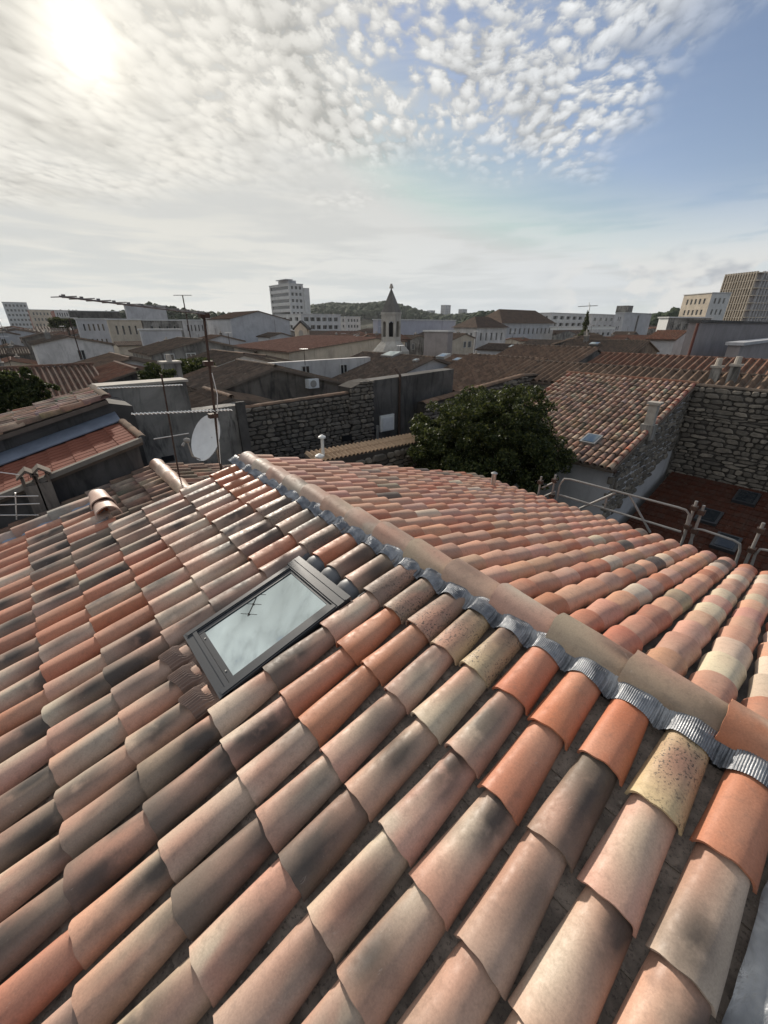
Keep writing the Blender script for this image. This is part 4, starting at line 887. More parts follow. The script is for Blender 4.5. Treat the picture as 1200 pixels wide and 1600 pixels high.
USED.append((11.5, 19.5, 23.5, 25))
tile_mat('pink_tile_sheet', 'uv', [(0, (.22, .135, .105)), (.3, (.26, .165, .13)), (.6, (.19, .12, .095)), (.8, (.28, .19, .15))], .3)
# big church nave roof
house('church_nave', 'long cream hall under a broad faded pink tile roof', 22, 34, 39, 41, 57, -1.4, 'render_cream', 'pink_tile_sheet', sl=5.5, rows=False, cw=.3)
house('hall_house', 'low cream house with broad tile roof left of the church hall', 13.5, 17, 21, 36, 47, -2.5, 'render_cream', 'far_tile_sheet', sl=13, rows=False)
# bell tower
tc = pt(611, 520, fw=44); bt = thing('bell_tower', 'slim church bell tower with arched openings, stone spire and cross', 'bell tower', (tc.x, tc.y, 0))
stucco('tower_stone', (.40, .375, .335), .45, (.12, .11, .10)); stucco('spire_stone', (.17, .158, .145), .5)
zv = lambda v: pt(611, v, fw=44).z
R_ = (pt(626.5, 500, fw=44)-pt(595.5, 500, fw=44)).length/2; NS = 8; rot0 = math.atan2(-tc.y, -tc.x)+math.pi/8
def ring(r, z): return [(tc.x+r*math.cos(rot0+2*math.pi*k/NS), tc.y+r*math.sin(rot0+2*math.pi*k/NS), z) for k in range(NS)]
zb_, zs, ztip = zv(533), zv(492), zv(449.5)
mb = MB(); R2 = R_/math.cos(math.pi/8)*.98
za, zsp = zv(526), zv(506)                                # sill and spring of the arches
for k in range(NS):                                       # wall panel with an arched hole
    p0_, p1_ = Vector(ring(R2, 0)[k]), Vector(ring(R2, 0)[(k+1) % NS]); e_ = (p1_-p0_); Lw = e_.length; e_.normalize(); n_ = Vector((e_.y, -e_.x, 0)); 
    if n_.dot(Vector((p0_.x-tc.x, p0_.y-tc.y, 0))) < 0: n_ = -n_
    hw = Lw*.29; cx = Lw/2; arch = [(cx-hw, za), (cx-hw, zsp)]+[(cx-hw*math.cos(math.pi*j/8), zsp+hw*math.sin(math.pi*j/8)) for j in range(1, 8)]+[(cx+hw, zsp), (cx+hw, za)]
    F3 = lambda s, z, d=0: (p0_.x+e_.x*s-n_.x*d, p0_.y+e_.y*s-n_.y*d, z)
    mb.add([F3(0, zb_), F3(Lw, zb_), F3(Lw, za), F3(0, za)], [(0, 1, 2, 3)])
    mb.add([F3(0, za), F3(cx-hw, za), F3(cx-hw, zsp), F3(0, zsp)], [(0, 1, 2, 3)]); mb.add([F3(cx+hw, za), F3(Lw, za), F3(Lw, zsp), F3(cx+hw, zsp)], [(0, 1, 2, 3)])
    up = [(cx-hw, zsp)]+arch[2:9]+[(cx+hw, zsp)]
    mb.add([F3(0, zsp)]+[F3(*a_) for a_ in up]+[F3(Lw, zsp), F3(Lw, zs), F3(0, zs)], [tuple(range(len(up)+4))])
    mb.add([F3(*a_) for a_ in arch]+[F3(a_[0], a_[1], .45) for a_ in arch], [(j, j+1, len(arch)+j+1, len(arch)+j) for j in range(len(arch)-1)])
    hb = MB(); hb.prism([F3(cx-hw*.95, za, .5), F3(cx+hw*.95, za, .5), F3(cx+hw*.95, zsp, .5), F3(cx, zsp+hw*.95, .5), F3(cx-hw*.95, zsp, .5)], (-n_.x*.1, -n_.y*.1, 0)); hb.build('louvre_opening', 'dark_opening', bt)
mb.build('belfry', 'tower_stone', bt)
mb = MB(); mb.add(ring(R2*1.05, zs)+ring(R2*1.05, zs+.2)+ring(R2*1.0, zs+.21), [(k, (k+1) % NS, NS+(k+1) % NS, NS+k) for k in range(NS)]+[(NS+k, NS+(k+1) % NS, 2*NS+(k+1) % NS, 2*NS+k) for k in range(NS)]); mb.build('cornice', 'tower_stone', bt)
mb = MB(); mb.add(ring(R2*1.0, zs+.21)+[(tc.x, tc.y, ztip)], [(k, (k+1) % NS, NS) for k in range(NS)]); sp = mb.build('spire', 'spire_stone', bt)
zx = zv(443.5); mb = MB(); cr = Vector((GX[0], EX[0], 0)); cr = Vector((math.cos(-PHI), math.sin(-PHI), 0)); s_ = (zx-ztip)
mb.tube([(tc.x, tc.y, ztip-.2), (tc.x, tc.y, zx)], .07, 6); c3 = Vector((tc.x, tc.y, ztip+s_*.62)); mb.tube([c3-cr*s_*.28, c3+cr*s_*.28], .09, 6)
for d_ in (cr*s_*.28, -cr*s_*.28, Vector((0, 0, s_*.36))): mb.tube([c3+d_*.9, c3+d_*1.1], .10, 6)
mb.tube([(tc.x, tc.y, ztip-.05), (tc.x, tc.y, ztip+.25)], [.22, .12], 8); mb.build('cross', 'coping_stone', sp)
zf = zv(548); mb = MB(); mb.add(ring(R2*1.0, zb_)+ring(R2*1.9, zf)+ring(R2*1.9, 0), [(k, (k+1) % NS, NS+(k+1) % NS, NS+k) for k in range(NS)]+[(NS+k, NS+(k+1) % NS, 2*NS+(k+1) % NS, 2*NS+k) for k in range(NS)]); mb.build('flared_base', 'tower_stone', bt)
USED.append((tc.x-5, tc.x+5, tc.y-5, tc.y+5))
# small bell gable
g0 = pt(470, 518, fw=66); mb = MB(); rv, fv = Vector((math.cos(-PHI), math.sin(-PHI), 0)), Vector((math.sin(PHI), math.cos(PHI), 0)); z = Vector((0, 0, 1)); s_ = 66/622*1.1
bg_ = thing('bell_gable', 'small chapel gable with arched niche and dark pitched cap', 'bell gable', (g0.x, g0.y, 0))
P = lambda du, dv_: g0+rv*(du*s_)+z*(dv_*s_)
c0 = Vector((g0.x, g0.y, 0))
mb.prism([P(-8, -16)-z*8, P(8, -16)-z*8, P(8, 3), P(0, 10), P(-8, 3)], fv*2); mb.build('wall', 'render_cream', bg_)
mb = MB(); mb.prism([P(-10.5, 1.5), P(0, 11), P(10.5, 1.5), P(10.5, 3.5), P(0, 13), P(-10.5, 3.5)], fv*2.6-fv*.3); mb.build('roof', 'render_dark', bg_)
mb = MB(); mb.prism([P(-3, -9)-fv*.03, P(3, -9)-fv*.03, P(3, -1)-fv*.03, P(1.5, 1.5)-fv*.03, P(-1.5, 1.5)-fv*.03, P(-3, -1)-fv*.03], fv*.02); mb.build('arched_niche', 'shutter', bg_)
# ---- skyline blocks: left, corner, right edge in view, top, distance
block('tower_block', 'white slab tower with banded windows above the far left roofs', 'tower block', -1, 3, 41, 472, 300, 'concrete_light', None, (6, 8, .6, 1.5, 1.2, 2.9, .5))
block('apartment_block', 'beige flats with brick-red end panels left of the antenna boom', 'apartment block', 33, 44, 84, 484, 250, 'render_cream', None, (6, 4, .5, 1.5, 1.2, 2.9, 1), wleft='brick_red')
block('apartment_block', 'flats with red-brown panels and bright window strip by the long dark roof', 'apartment block', 78, 84, 107, 485, 230, 'concrete_light', None, (5, 4, .6, 1.6, 1, 2.9, .6), wleft='brick_red')
block('long_hall', 'long dark grey hall below the tree belt', 'hall', 106, 108, 186, 486, 150, 'render_dark', None, (9, 1, .4, 1.4, 2, 3, 2))
block('blank_block', 'large blank pale grey block below the antenna boom', 'building', 193, 195, 258, 477, 130, 'render_pale')
block('town_block', 'whitish three-storey block with small dark windows behind slanting roofs', 'apartment block', 117, 119, 167, 499, 88, 'render_pale', None, (5, 4, .4, 1.3, .8, 2.8, .6))
block('town_block', 'beige three-storey block with upright windows and tiled neighbour', 'apartment block', 166, 168, 220, 500, 78, 'render_cream', None, (4, 3, .35, 1.5, .9, 2.8, .6))
block('town_block', 'grey block with mansard panels beside the beige block', 'apartment block', 219, 222, 284, 501, 82, 'render_grey', None, (4, 1, .3, 1.5, .9, 2.8, .8))
block('annex', 'blank white annex wall in front of the grey block', 'building', 217, 219, 283, 516, 70, 'render_pale')
block('town_block', 'small white house with pairs of windows near the thin far mast', 'house', 279, 284, 322, 501, 95, 'render_white', None, (5, 2, .35, 1.3, .8, 2.7, .6))
block('balcony_block', 'flats with stacked dark balconies joined to a tall pale gable', 'apartment block', 322, 326, 384, 498, 104, 'render_white', None, (6, 3, .62, 1.7, .9, 2.8, .5), depth=.8)
hb = pt(400, 486, fw=98); house('pale_gable_house', 'tall house with a blank pale gable before the tower', hb.x-6, hb.x+.5, hb.x+8, hb.y, hb.y+14, hb.z-H, 'render_pale', 'far_tile_sheet', sl=13, rows=False)
r_, C_, ax_, bx_, La_, Lb_, zt_ = block('office_tower', 'tall white office tower with grey window bands and rooftop plant', 'tower block', 420, 451, 473, 443, 230, 'concrete_light', (1, 10, .94, 1.5, .9, 2.95, .3), (3, 10, .62, 1.5, .9, 2.95, .6), depth=.5)
mb = MB(); q_ = Vector((C_.x, C_.y, zt_+.23))+ax_*La_*.15+bx_*Lb_*.2; mb.prism([q_, q_+bx_*Lb_*.55, q_+bx_*Lb_*.55+ax_*La_*.5, q_+ax_*La_*.5], (0, 0, 1.6)); mb.build('plant_room', 'render_pale', r_)
mb = MB(); q_ = q_+Vector((0, 0, 1.602))-ax_*1.2-bx_*2; mb.prism([q_, q_+bx_*Lb_*.5, q_+bx_*Lb_*.5+ax_*La_*.5, q_+ax_*La_*.5], (0, 0, .35)); mb.build('roof_canopy', 'render_pale', r_)
mb = MB(); q_ = Vector((C_.x, C_.y, 0))+bx_*(Lb_+.02); mb.prism([q_-ax_*.6, q_+bx_*3.2-ax_*.6, q_+bx_*3.2+ax_*6, q_+ax_*6], (0, 0, zt_-1.5)); mb.build('stair_core', 'concrete_light', r_)
block('midrise_block', 'five-storey white flats with dark window rows beside the office tower', 'apartment block', 429, 470, 532, 491, 175, 'concrete_light', (4, 5, .5, 1.4, 1, 2.9, 1), (6, 5, .72, 1.5, 1, 2.9, 1), depth=.7)
block('villa_block', 'stepped pale flats set into the wooded hill', 'apartment block', 527, 540, 563, 495, 240, 'render_white', (2, 3, .5, 1.5, 1, 2.9, 1), (4, 3, .6, 1.5, 1, 2.9, 1))
block('warehouse', 'long windowless lilac-white building behind the bell tower', 'warehouse', 583, 590, 712, 500, 110, 'render_lilac')
block('low_house', 'dull grey gabled shed before the lilac-white building', 'house', 663, 700, 708, 519, 62, 'render_mauve')
for i, (a, b_, c_, v) in enumerate(((667, 673, 680, 485), (689, 696, 704.5, 476.5), (716.5, 723, 730, 483))):
    block('tower_block', ['short pale tower beyond the wooded hill, first of three', 'tallest pale tower of three beyond the wooded hill', 'short pale tower of three beside distant treetops'][i], 'tower block', a, b_, c_, v, 900, 'render_pale', (3, 12, .5, 1.5, 1.5, 3, 1), (3, 12, .5, 1.5, 1.5, 3, 1), group='far towers')
# school with brown hip roof
def hip(name, label, ul, uc, ur, vt, fw, wall, left, right, rise, ov=.5):
    r_, C, ax, bx, La, Lb, zt = block(name, label, 'building', ul, uc, ur, vt, fw, wall, left, right, roof=False)
    c0 = Vector((C.x, C.y, zt+.004)); z = Vector((0, 0, rise)); ins = min(La, Lb)/2
    a, b_, d_, e_ = c0-ax*ov-bx*ov, c0+bx*(Lb+ov)-ax*ov, c0+bx*(Lb+ov)+ax*(La+ov), c0+ax*(La+ov)-bx*ov
    if Lb > La: r1, r2 = c0+ax*La/2+bx*ins+z, c0+ax*La/2+bx*(Lb-ins)+z; F = [(0, 1, 5, 4), (1, 2, 5), (2, 3, 4, 5), (3, 0, 4)]
    else: r1, r2 = c0+bx*Lb/2+ax*ins+z, c0+bx*Lb/2+ax*(La-ins)+z; F = [(0, 1, 4), (1, 2, 5, 4), (2, 3, 5), (3, 0, 4, 5)]
    V = [a, b_, d_, e_, r1, r2]; mb = MB(); 
    uvs = [[(V[i].x*2+V[i].y*2, V[i].y*1.5-V[i].x) for i in f] for f in F]; mb.add(V, F, uvs); mb.add([a, b_, d_, e_], [(0, 1, 2, 3)], [[(0, 0)]*4]); mb.build('hip_roof', 'far_tile_sheet', r_)
    return r_
hip('school', 'long pale school with many windows under a brown hipped roof', 742, 784, 866, 505, 112, 'render_pale', (6, 3, .35, 1.5, 1.2, 3.1, 1), (11, 3, .38, 1.5, 1.2, 3.1, 1), 3.4)
hip('school_wing', 'pale wing with brown hipped roof and dark arcade windows', 709, 745, 792, 512, 92, 'render_white', (4, 2, .5, 1.6, 1, 3.1, .8), (5, 2, .35, 1.6, 1, 3.1, .8), 2.2)
block('apartment_block', 'white modern flats with balcony strips behind the far crane', 'apartment block', 840, 862, 960, 489, 210, 'concrete_light', (2, 5, .5, 1.5, 1.2, 3, 1), (9, 5, .66, 1.5, 1.2, 3, 1), depth=.9)
block('apartment_block', 'pale flats with small square windows left of the stair tower', 'apartment block', 915, 925, 978, 491, 190, 'render_white', (2, 4, .5, 1.5, 1.2, 3, 1), (6, 4, .42, 1.4, 1.2, 3, 1))
r_, C_, ax_, bx_, La_, Lb_, zt_ = block('stair_tower_block', 'grey-white flats with a dark stair slit and taller lift tower', 'apartment block', 962, 977, 1019, 489, 160, 'render_pale', (2, 5, .4, 1.4, 1.2, 3, 1), (1, 1, .08, 12, .6, 3, 1))
mb = MB(); q_ = Vector((C_.x, C_.y, zt_+.23))+bx_*1.5; mb.prism([q_, q_+bx_*4.5, q_+bx_*4.5+ax_*4, q_+ax_*4], (0, 0, 2.2)); mb.build('lift_tower', 'render_grey', r_)
block('canopy', 'long thin white flat roof edge before the modern flats', 'canopy', 860, 872, 962, 511.5, 120, 'white_paint', zb=H-1.15)
r_, *_ = block('cream_block', 'cream four-storey flats with balconies and rooftop tanks, sunlit end', 'apartment block', 1070, 1113, 1143, 458, 135, 'concrete_light', (5, 5, .45, 1.5, 1.3, 3, 1.2), (3, 5, .45, 1.5, 1.3, 3, 1), yaw=-32, wleft='render_cream')
# lattice tower: floor slabs and fins as real pieces
r_, C_, ax_, bx_, La_, Lb_, zt_ = block('lattice_tower', 'tall concrete tower with a close lattice of fins and floor slabs', 'tower block', 1138, 1186, 1225, 426, 190, 'render_mauve', None, None, yaw=-24)
c0 = Vector((C_.x, C_.y, 0)); 
for k in range(13):
    zz = zt_-.2-k*2.75; mb = MB(); mb.prism([c0-bx_*.9-ax_*.9+Vector((0, 0, zz)), c0+bx_*(Lb_)-ax_*.9+Vector((0, 0, zz)), c0+bx_*Lb_-ax_*.02+Vector((0, 0, zz)), c0-bx_*.02-ax_*.02+Vector((0, 0, zz)), c0-bx_*.02+ax_*La_+Vector((0, 0, zz)), c0-bx_*.9+ax_*La_+Vector((0, 0, zz))], (0, 0, .35)); mb.build('floor_slab', 'render_cream', r_)
for k in range(13):
    s_ = La_*k/12; mb = MB(); q_ = c0+ax_*s_-bx_*1.05; mb.prism([q_, q_+bx_*1.0, q_+bx_*1.0+ax_*.35, q_+ax_*.35], (0, 0, zt_+.6)); mb.build('fin', 'render_cream', r_)
for k in range(1, 9):
    s_ = Lb_*k/8; mb = MB(); q_ = c0+bx_*s_-ax_*1.05; mb.prism([q_, q_+ax_*1.0, q_+ax_*1.0+bx_*.35, q_+bx_*.35], (0, 0, zt_+.6)); mb.build('fin', 'render_pale', r_)
block('white_wedge_house', 'house with bright white end wall and a row of small windows', 'house', 1030, 1045, 1112, 497, 76, 'render_grey', None, (6, 1, .5, 1.1, .9, 3, .6), yaw=-30, wleft='white_paint')
b26 = block('mauve_hall', 'big blank mauve-grey hall with dark roof edge and red downpipe', 'hall', 1077, 1093, 1290, 504, 40, 'render_mauve', roofmat='render_dark')
p_ = pt(1091, 505, fw=39.6); mb = MB(); mb.tube([(p_.x, p_.y, 0), (p_.x, p_.y, p_.z)], .12, 8); mb.build('downpipe', 'pipe_red', b26[0])
block('low_annex', 'low grey-beige annex with sloping top beside the mauve hall', 'building', 1152, 1158, 1260, 540, 33, 'render_mauve', roofmat='render_pale')
# ---- left middle ground houses named from the photograph
hp = pt(70, 570, z=-1.7)
house('red_hip_house', 'wide red tiled house behind the dark round tree', 20.4, 25.2, 30, -8, 2.6, -1.75, 'render_grey', 'red_tile_sheet', sl=16, along='p', rows=False)
house('red_gable_house', 'red tiled house with pale hip line and dark side wall', 2.7, 4.0, 5.2, 22.0, 27.0, -1.85, 'render_dark', 'red_tile_sheet', sl=15, rows=False)
house('dark_roof_house', 'dark tiled house with white walled annex behind the red tiled house', 2.2, 5.4, 8.0, 31, 37.5, -1.9, 'render_white', 'old_tile_sheet', sl=14, along='q', rows=False)
house('facade_house', 'brown roofed house with shuttered facade and two roof panes', 8.2, 12.4, 15, 38, 45, -1.1, 'render_grey', 'old_tile_sheet', sl=13, rows=False, wins=(('q', 9.5, -3.4, .8, 1.3), ('q', 11.2, -3.4, .8, 1.3), ('q', 13, -3.4, .8, 1.3)))
h4 = house('chimney_house', 'tiled house with a stout chimney and small white wall', 4.9, 7.8, 10.2, 19.9, 23.4, -2.05, 'render_white', 'old_tile_sheet', sl=15, rows=False, along='q', wins=(('q', 5.6, -3.1, .5, .6),))
p_ = pt(268, 580, q=20.5); chimney(h4, p_.x, p_.y, H-3, p_.z+.35, .7)
house('corner_shed', 'little tiled roof beside the mast above the grey wall', 3.3, 4.6, 6.0, 12.6, 14.6, -2.0, 'render_pale', 'old_tile_sheet', sl=14)
house('slate_roof_house', 'broad faded tiled roof left of the cream hall', 14.5, 17.6, 21.5, 48.5, 57, -1.9, 'render_cream', 'far_tile_sheet', sl=12, rows=False)
house('white_gable_house', 'white gabled house with tilted verge right of the mast', 9.2, 11.2, 13.4, 27, 32.5, -1.7, 'render_white', 'old_tile_sheet', sl=15, rows=False, wins=(('q', 12.4, -3.0, .6, .6), ('q', 13.0, -3.0, .4, .6)))
hp = pt(1050, 517, fw=58); house('orange_roof_house', 'small orange tiled house before the bright white end wall', hp.x-3.5, hp.x, hp.x+3, hp.y-1.6, hp.y+1.6, hp.z-H, 'render_pale', 'red_tile_sheet', sl=15, rows=False, cw=.3)
# ---- the rest of the old town
GRP = {'render_grey': 'grey', 'render_pale': 'pale', 'render_brown': 'brown', 'render_cream': 'cream', 'render_white': 'white', 'render_dark': 'dark'}
def free(a):
    return all(a[1] < u[0]-.3 or a[0] > u[1]+.3 or a[3] < u[2]-.3 or a[2] > u[3]+.3 for u in USED)
ci = 0; AER = []
def vis(p, q):
    fw_ = math.sin(PHI)*p+math.cos(PHI)*q; rt_ = math.cos(PHI)*p-math.sin(PHI)*q
    return fw_ > 14 and abs(rt_) < fw_*1.02+4, fw_
p = -8
while p < 150:
    wp = rt.uniform(4.6, 8.2); q = -12+rt.uniform(0, 5)
    while q < 150:
        lq = rt.uniform(4.5, 9.5); c_ = (p+.1, p+wp-.1, q+.1, q+lq-.1); ok, fw_ = vis(p+wp/2, q+lq/2)
        if ok and fw_ < 135 and p > -6 and q > -10 and free(c_) and rt.random() < .93:
            wm = rt.choice(list(GRP)+['render_white', 'render_pale', 'render_cream']); zr = rt.uniform(-3.8, -1.6) if fw_ < 45 else rt.uniform(-3.9, -1.1)
            if fw_ < 24: zr = rt.uniform(-4.2, -3.2)
            rf = rt.choice(['old_tile_sheet', 'old_tile_sheet', 'far_tile_sheet', 'red_tile_sheet'] if fw_ > 30 else ['old_tile_sheet'])
            al = 'q' if rt.random() < .72 else 'p'; args = (c_[0], p+wp*rt.uniform(.42, .6), c_[1], c_[2], c_[3]) if al == 'q' else (c_[2], q+lq*rt.uniform(.4, .6), c_[3], c_[0], c_[1])
            hh = house('town_house', '%s rendered town house with %s tile roof, packed among the old town roofs' % (GRP[wm], 'reddish' if rf == 'red_tile_sheet' else 'faded brown' if rf == 'far_tile_sheet' else 'grey-brown'), *args, zr, wm, rf, sl=rt.uniform(12, 17), along=al, rows=False, group='%s %s town houses' % (GRP[wm], rf.split('_')[0]), cw=.3)
            AER.append((args[1] if al == 'q' else c_[0]+wp*.5, c_[2]+lq*.4 if al == 'q' else args[1], H+zr))
            ze = H+zr-math.tan(RAD(15))*wp*.5
            if rt.random() < .7: chimney(hh, rt.uniform(p+1.5, p+wp-1.5), rt.uniform(q+1.5, q+lq-1.5), H+zr-1.2, H+zr+rt.uniform(.1, .5), rt.uniform(.35, .6))
            if rt.random() < .35 and al == 'q':
                s_ = math.tan(RAD(14)); x_ = args[1]-rt.uniform(1, 2.4); rooflight(hh, x_, rt.uniform(q+1.5, q+lq-1.5), H+zr-s_*(args[1]-x_)+.08, (-s_, 0, 1), rt.uniform(.5, 1), rt.uniform(.6, 1.1))
            if fw_ < 110:
                for k in range(rt.choice([1, 2, 3])):
                    add_window(hh, (rt.uniform(p+1.2, p+wp-1.2), c_[2]-.05, ze-rt.choice([1.5, 1.7, 4.2])), (1, 0, 0), (0, -1, 0), .7, 1.1)
        q += lq+(rt.uniform(2.5, 5) if rt.random() < .12 else 0)
    p += wp+(rt.uniform(2.5, 5) if rt.random() < .15 else 0)

p = -40
while p < 330:                                            # farther quarters
    wp = rt.uniform(13, 20); q = -20+rt.uniform(0, 10)
    while q < 330:
        lq = rt.uniform(13, 24); c_ = (p+.3, p+wp-.3, q+.3, q+lq-.3); ok, fw_ = vis(p+wp/2, q+lq/2)
        if ok and 128 < fw_ < 300 and free(c_) and rt.random() < .75:
            wm = rt.choice(['render_pale', 'render_cream', 'render_white', 'render_grey']); al = rt.choice('pq'); zr = rt.uniform(-4.0, -.6); args = (c_[0], p+wp*.5, c_[1], c_[2], c_[3]) if al == 'q' else (c_[2], q+lq*.5, c_[3], c_[0], c_[1])
            hh = house('far_house', 'far %s house with low brown roof in the quarter beyond the old town' % GRP[wm], *args, zr, wm, rt.choice(['far_tile_sheet', 'red_tile_sheet']), sl=rt.uniform(9, 14), along=al, rows=False, group='far %s houses' % GRP[wm], cw=1.2, ridge=False)
            for k in range(3): add_window(hh, (rt.uniform(p+1.5, p+wp-1.5), c_[2]-.05, H+zr-rt.choice([3.4, 3.6])-1), (1, 0, 0), (0, -1, 0), .9, 1.3)
        q += lq
    p += wp
plain('dull_steel', (.24, .235, .225), .6, .4, .4, var=.25, scale=14, bmp=.08)
plain('grey_boom', (.17, .16, .155), .6, .3)
# ---------------------------------------------------------------- trees
def leaf_cloud(rng, lobes, n, size):
    "n leaf-sized quads scattered through a set of ellipsoid lobes, denser towards their skins"
    lob = np.array(lobes); wgt = (lob[:, 3]*lob[:, 4]*lob[:, 5])**.67; wgt /= wgt.sum(); idx = rng.choice(len(lob), n, p=wgt); L = lob[idx]
    d = rng.normal(size=(n, 3)); d /= np.linalg.norm(d, axis=1)[:, None]; r = rng.uniform(.35, 1, n)**.5; r *= rng.uniform(.86, 1.10, n)
    P = L[:, :3]+d*r[:, None]*L[:, 3:6]
    a = rng.normal(size=(n, 3)); a /= np.linalg.norm(a, axis=1)[:, None]; b_ = np.cross(a, rng.normal(size=(n, 3))); b_ /= np.linalg.norm(b_, axis=1)[:, None]
    s = size*rng.uniform(.6, 1.4, n)[:, None]; V = np.stack([P-a*s, P+b_*s*.5, P+a*s, P-b_*s*.5], 1).reshape(-1, 3)
    return V, np.arange(4*n).reshape(n, 4)
def np_mesh(name, V, F, mt):
    me = bpy.data.meshes.new(name); me.vertices.add(len(V)); me.vertices.foreach_set('co', np.asarray(V, np.float32).ravel())
    k = F.shape[1]; me.loops.add(F.size); me.loops.foreach_set('vertex_index', F.astype(np.int32).ravel()); me.polygons.add(len(F)); me.polygons.foreach_set('loop_start', np.arange(0, F.size, k, dtype=np.int32))
    me.update(calc_edges=True); me.materials.append(M[mt]); return me
def tree(name, label, c, rad, zc, rz, n, size, seed, mt='leaf_dark', nl=22, shape='round', cat='tree', group=None, clumps=0):
    rng = np.random.default_rng(seed); root = thing(name, label, cat, (c[0], c[1], 0), group); lobes = []
    for i in range(nl):
        a = rng.uniform(0, 2*math.pi); el = rng.uniform(-.7, 1.0); rr = rng.uniform(.35, .8)
        if shape == 'spire': h_ = rng.uniform(-1, 1); w_ = .55*(1-(h_*.5+.5))+.12; lobes.append((rad*w_*math.cos(a)*.6, rad*w_*math.sin(a)*.6, h_*rz, rad*w_, rad*w_, rz*.22)); continue
        s = rng.uniform(.24, .46); k = math.sqrt(max(0, 1-el*el*.8)); lobes.append((rad*rr*math.cos(a)*k, rad*rr*math.sin(a)*k, el*rz*.72, rad*s, rad*s, rz*s*.9))
    if clumps:
        sub = []
        for l in lobes:
            for _ in range(clumps):
                d = rng.normal(size=3); d /= np.linalg.norm(d); k = rng.uniform(.6, 1.12); cr_ = rng.uniform(.16, .34)*l[3]
                sub.append((l[0]+d[0]*l[3]*k, l[1]+d[1]*l[4]*k, l[2]+d[2]*l[5]*k, cr_, cr_, cr_*.8))
        lobes_l = sub
    else: lobes_l = lobes
    V, F = leaf_cloud(rng, lobes_l, n, size); me = np_mesh('crown', V, F, mt); link('crown', me, Matrix.Translation((c[0], c[1], zc)), root)
    mb = MB(); mb.tube([(c[0], c[1], 0), (c[0]+.05, c[1], zc*.5), (c[0], c[1], zc)], [rad*.09+.06, rad*.07+.05, rad*.05+.03], 8)
    for k in range(6):
        l = lobes[k]; mb.tube([(c[0], c[1], zc-rz*.7), (c[0]+l[0]*.5, c[1]+l[1]*.5, zc+l[2]*.4-rz*.2), (c[0]+l[0], c[1]+l[1], zc+l[2])], [rad*.045, rad*.03, rad*.012], 6)
    mb.build('trunk', 'bark', root, True)
    return root
c = pt(757, 690, fw=12.6); tree('evergreen_oak', 'dense dark evergreen tree growing between new roof and red house', (c.x, c.y), 2.45, H-3.95, 2.25, 110000, .05, 4, nl=40, clumps=22)
c = pt(28, 622, q=17.0); tree('round_tree', 'dark round tree before the wide red tiled house', (c.x, c.y), 1.15, c.z-.1, .85, 18000, .055, 5, clumps=14)
c = pt(300, 574, q=25); tree('garden_tree', 'dark garden shrub behind the stout chimney', (c.x, c.y), 1.5, c.z-.3, .8, 7000, .07, 6)
c = pt(245, 584, q=19.3); tree('garden_tree', 'small dark shrub left of the stout chimney', (c.x, c.y), .8, c.z-.2, .6, 4000, .06, 8)
c = pt(915, 508, fw=100); tree('cypress', 'lone dark cypress before the white modern flats', (c.x, c.y), 1.3, c.z, 2.6, 5000, .14, 9, shape='spire', nl=30)
c = pt(103, 505, fw=95); tree('pine', 'dark spreading pine behind the far left roofs', (c.x, c.y), 3.2, c.z, 1.3, 5000, .2, 10, nl=14)
plain('wood_far', (.026, .036, .02), .95, .05, var=.5, scale=.35, bmp=.8)
# ---------------------------------------------------------------- wooded hills and tree belts
def icos(rng, n, centers, rads):
    base = []; 
    t_ = (1+5**.5)/2; bv = np.array([(-1, t_, 0), (1, t_, 0), (-1, -t_, 0), (1, -t_, 0), (0, -1, t_), (0, 1, t_), (0, -1, -t_), (0, 1, -t_), (t_, 0, -1), (t_, 0, 1), (-t_, 0, -1), (-t_, 0, 1)])/math.sqrt(1+t_*t_)
    bf = [(0, 11, 5), (0, 5, 1), (0, 1, 7), (0, 7, 10), (0, 10, 11), (1, 5, 9), (5, 11, 4), (11, 10, 2), (10, 7, 6), (7, 1, 8), (3, 9, 4), (3, 4, 2), (3, 2, 6), (3, 6, 8), (3, 8, 9), (4, 9, 5), (2, 4, 11), (6, 2, 10), (8, 6, 7), (9, 8, 1)]
    V = []; F = []
    for i in range(n):
        V.append(centers[i]+bv*rads[i]*rng.uniform(.7, 1.3, (12, 1))); F.append(np.array(bf)+12*i)
    return np.concatenate(V), np.concatenate(F)
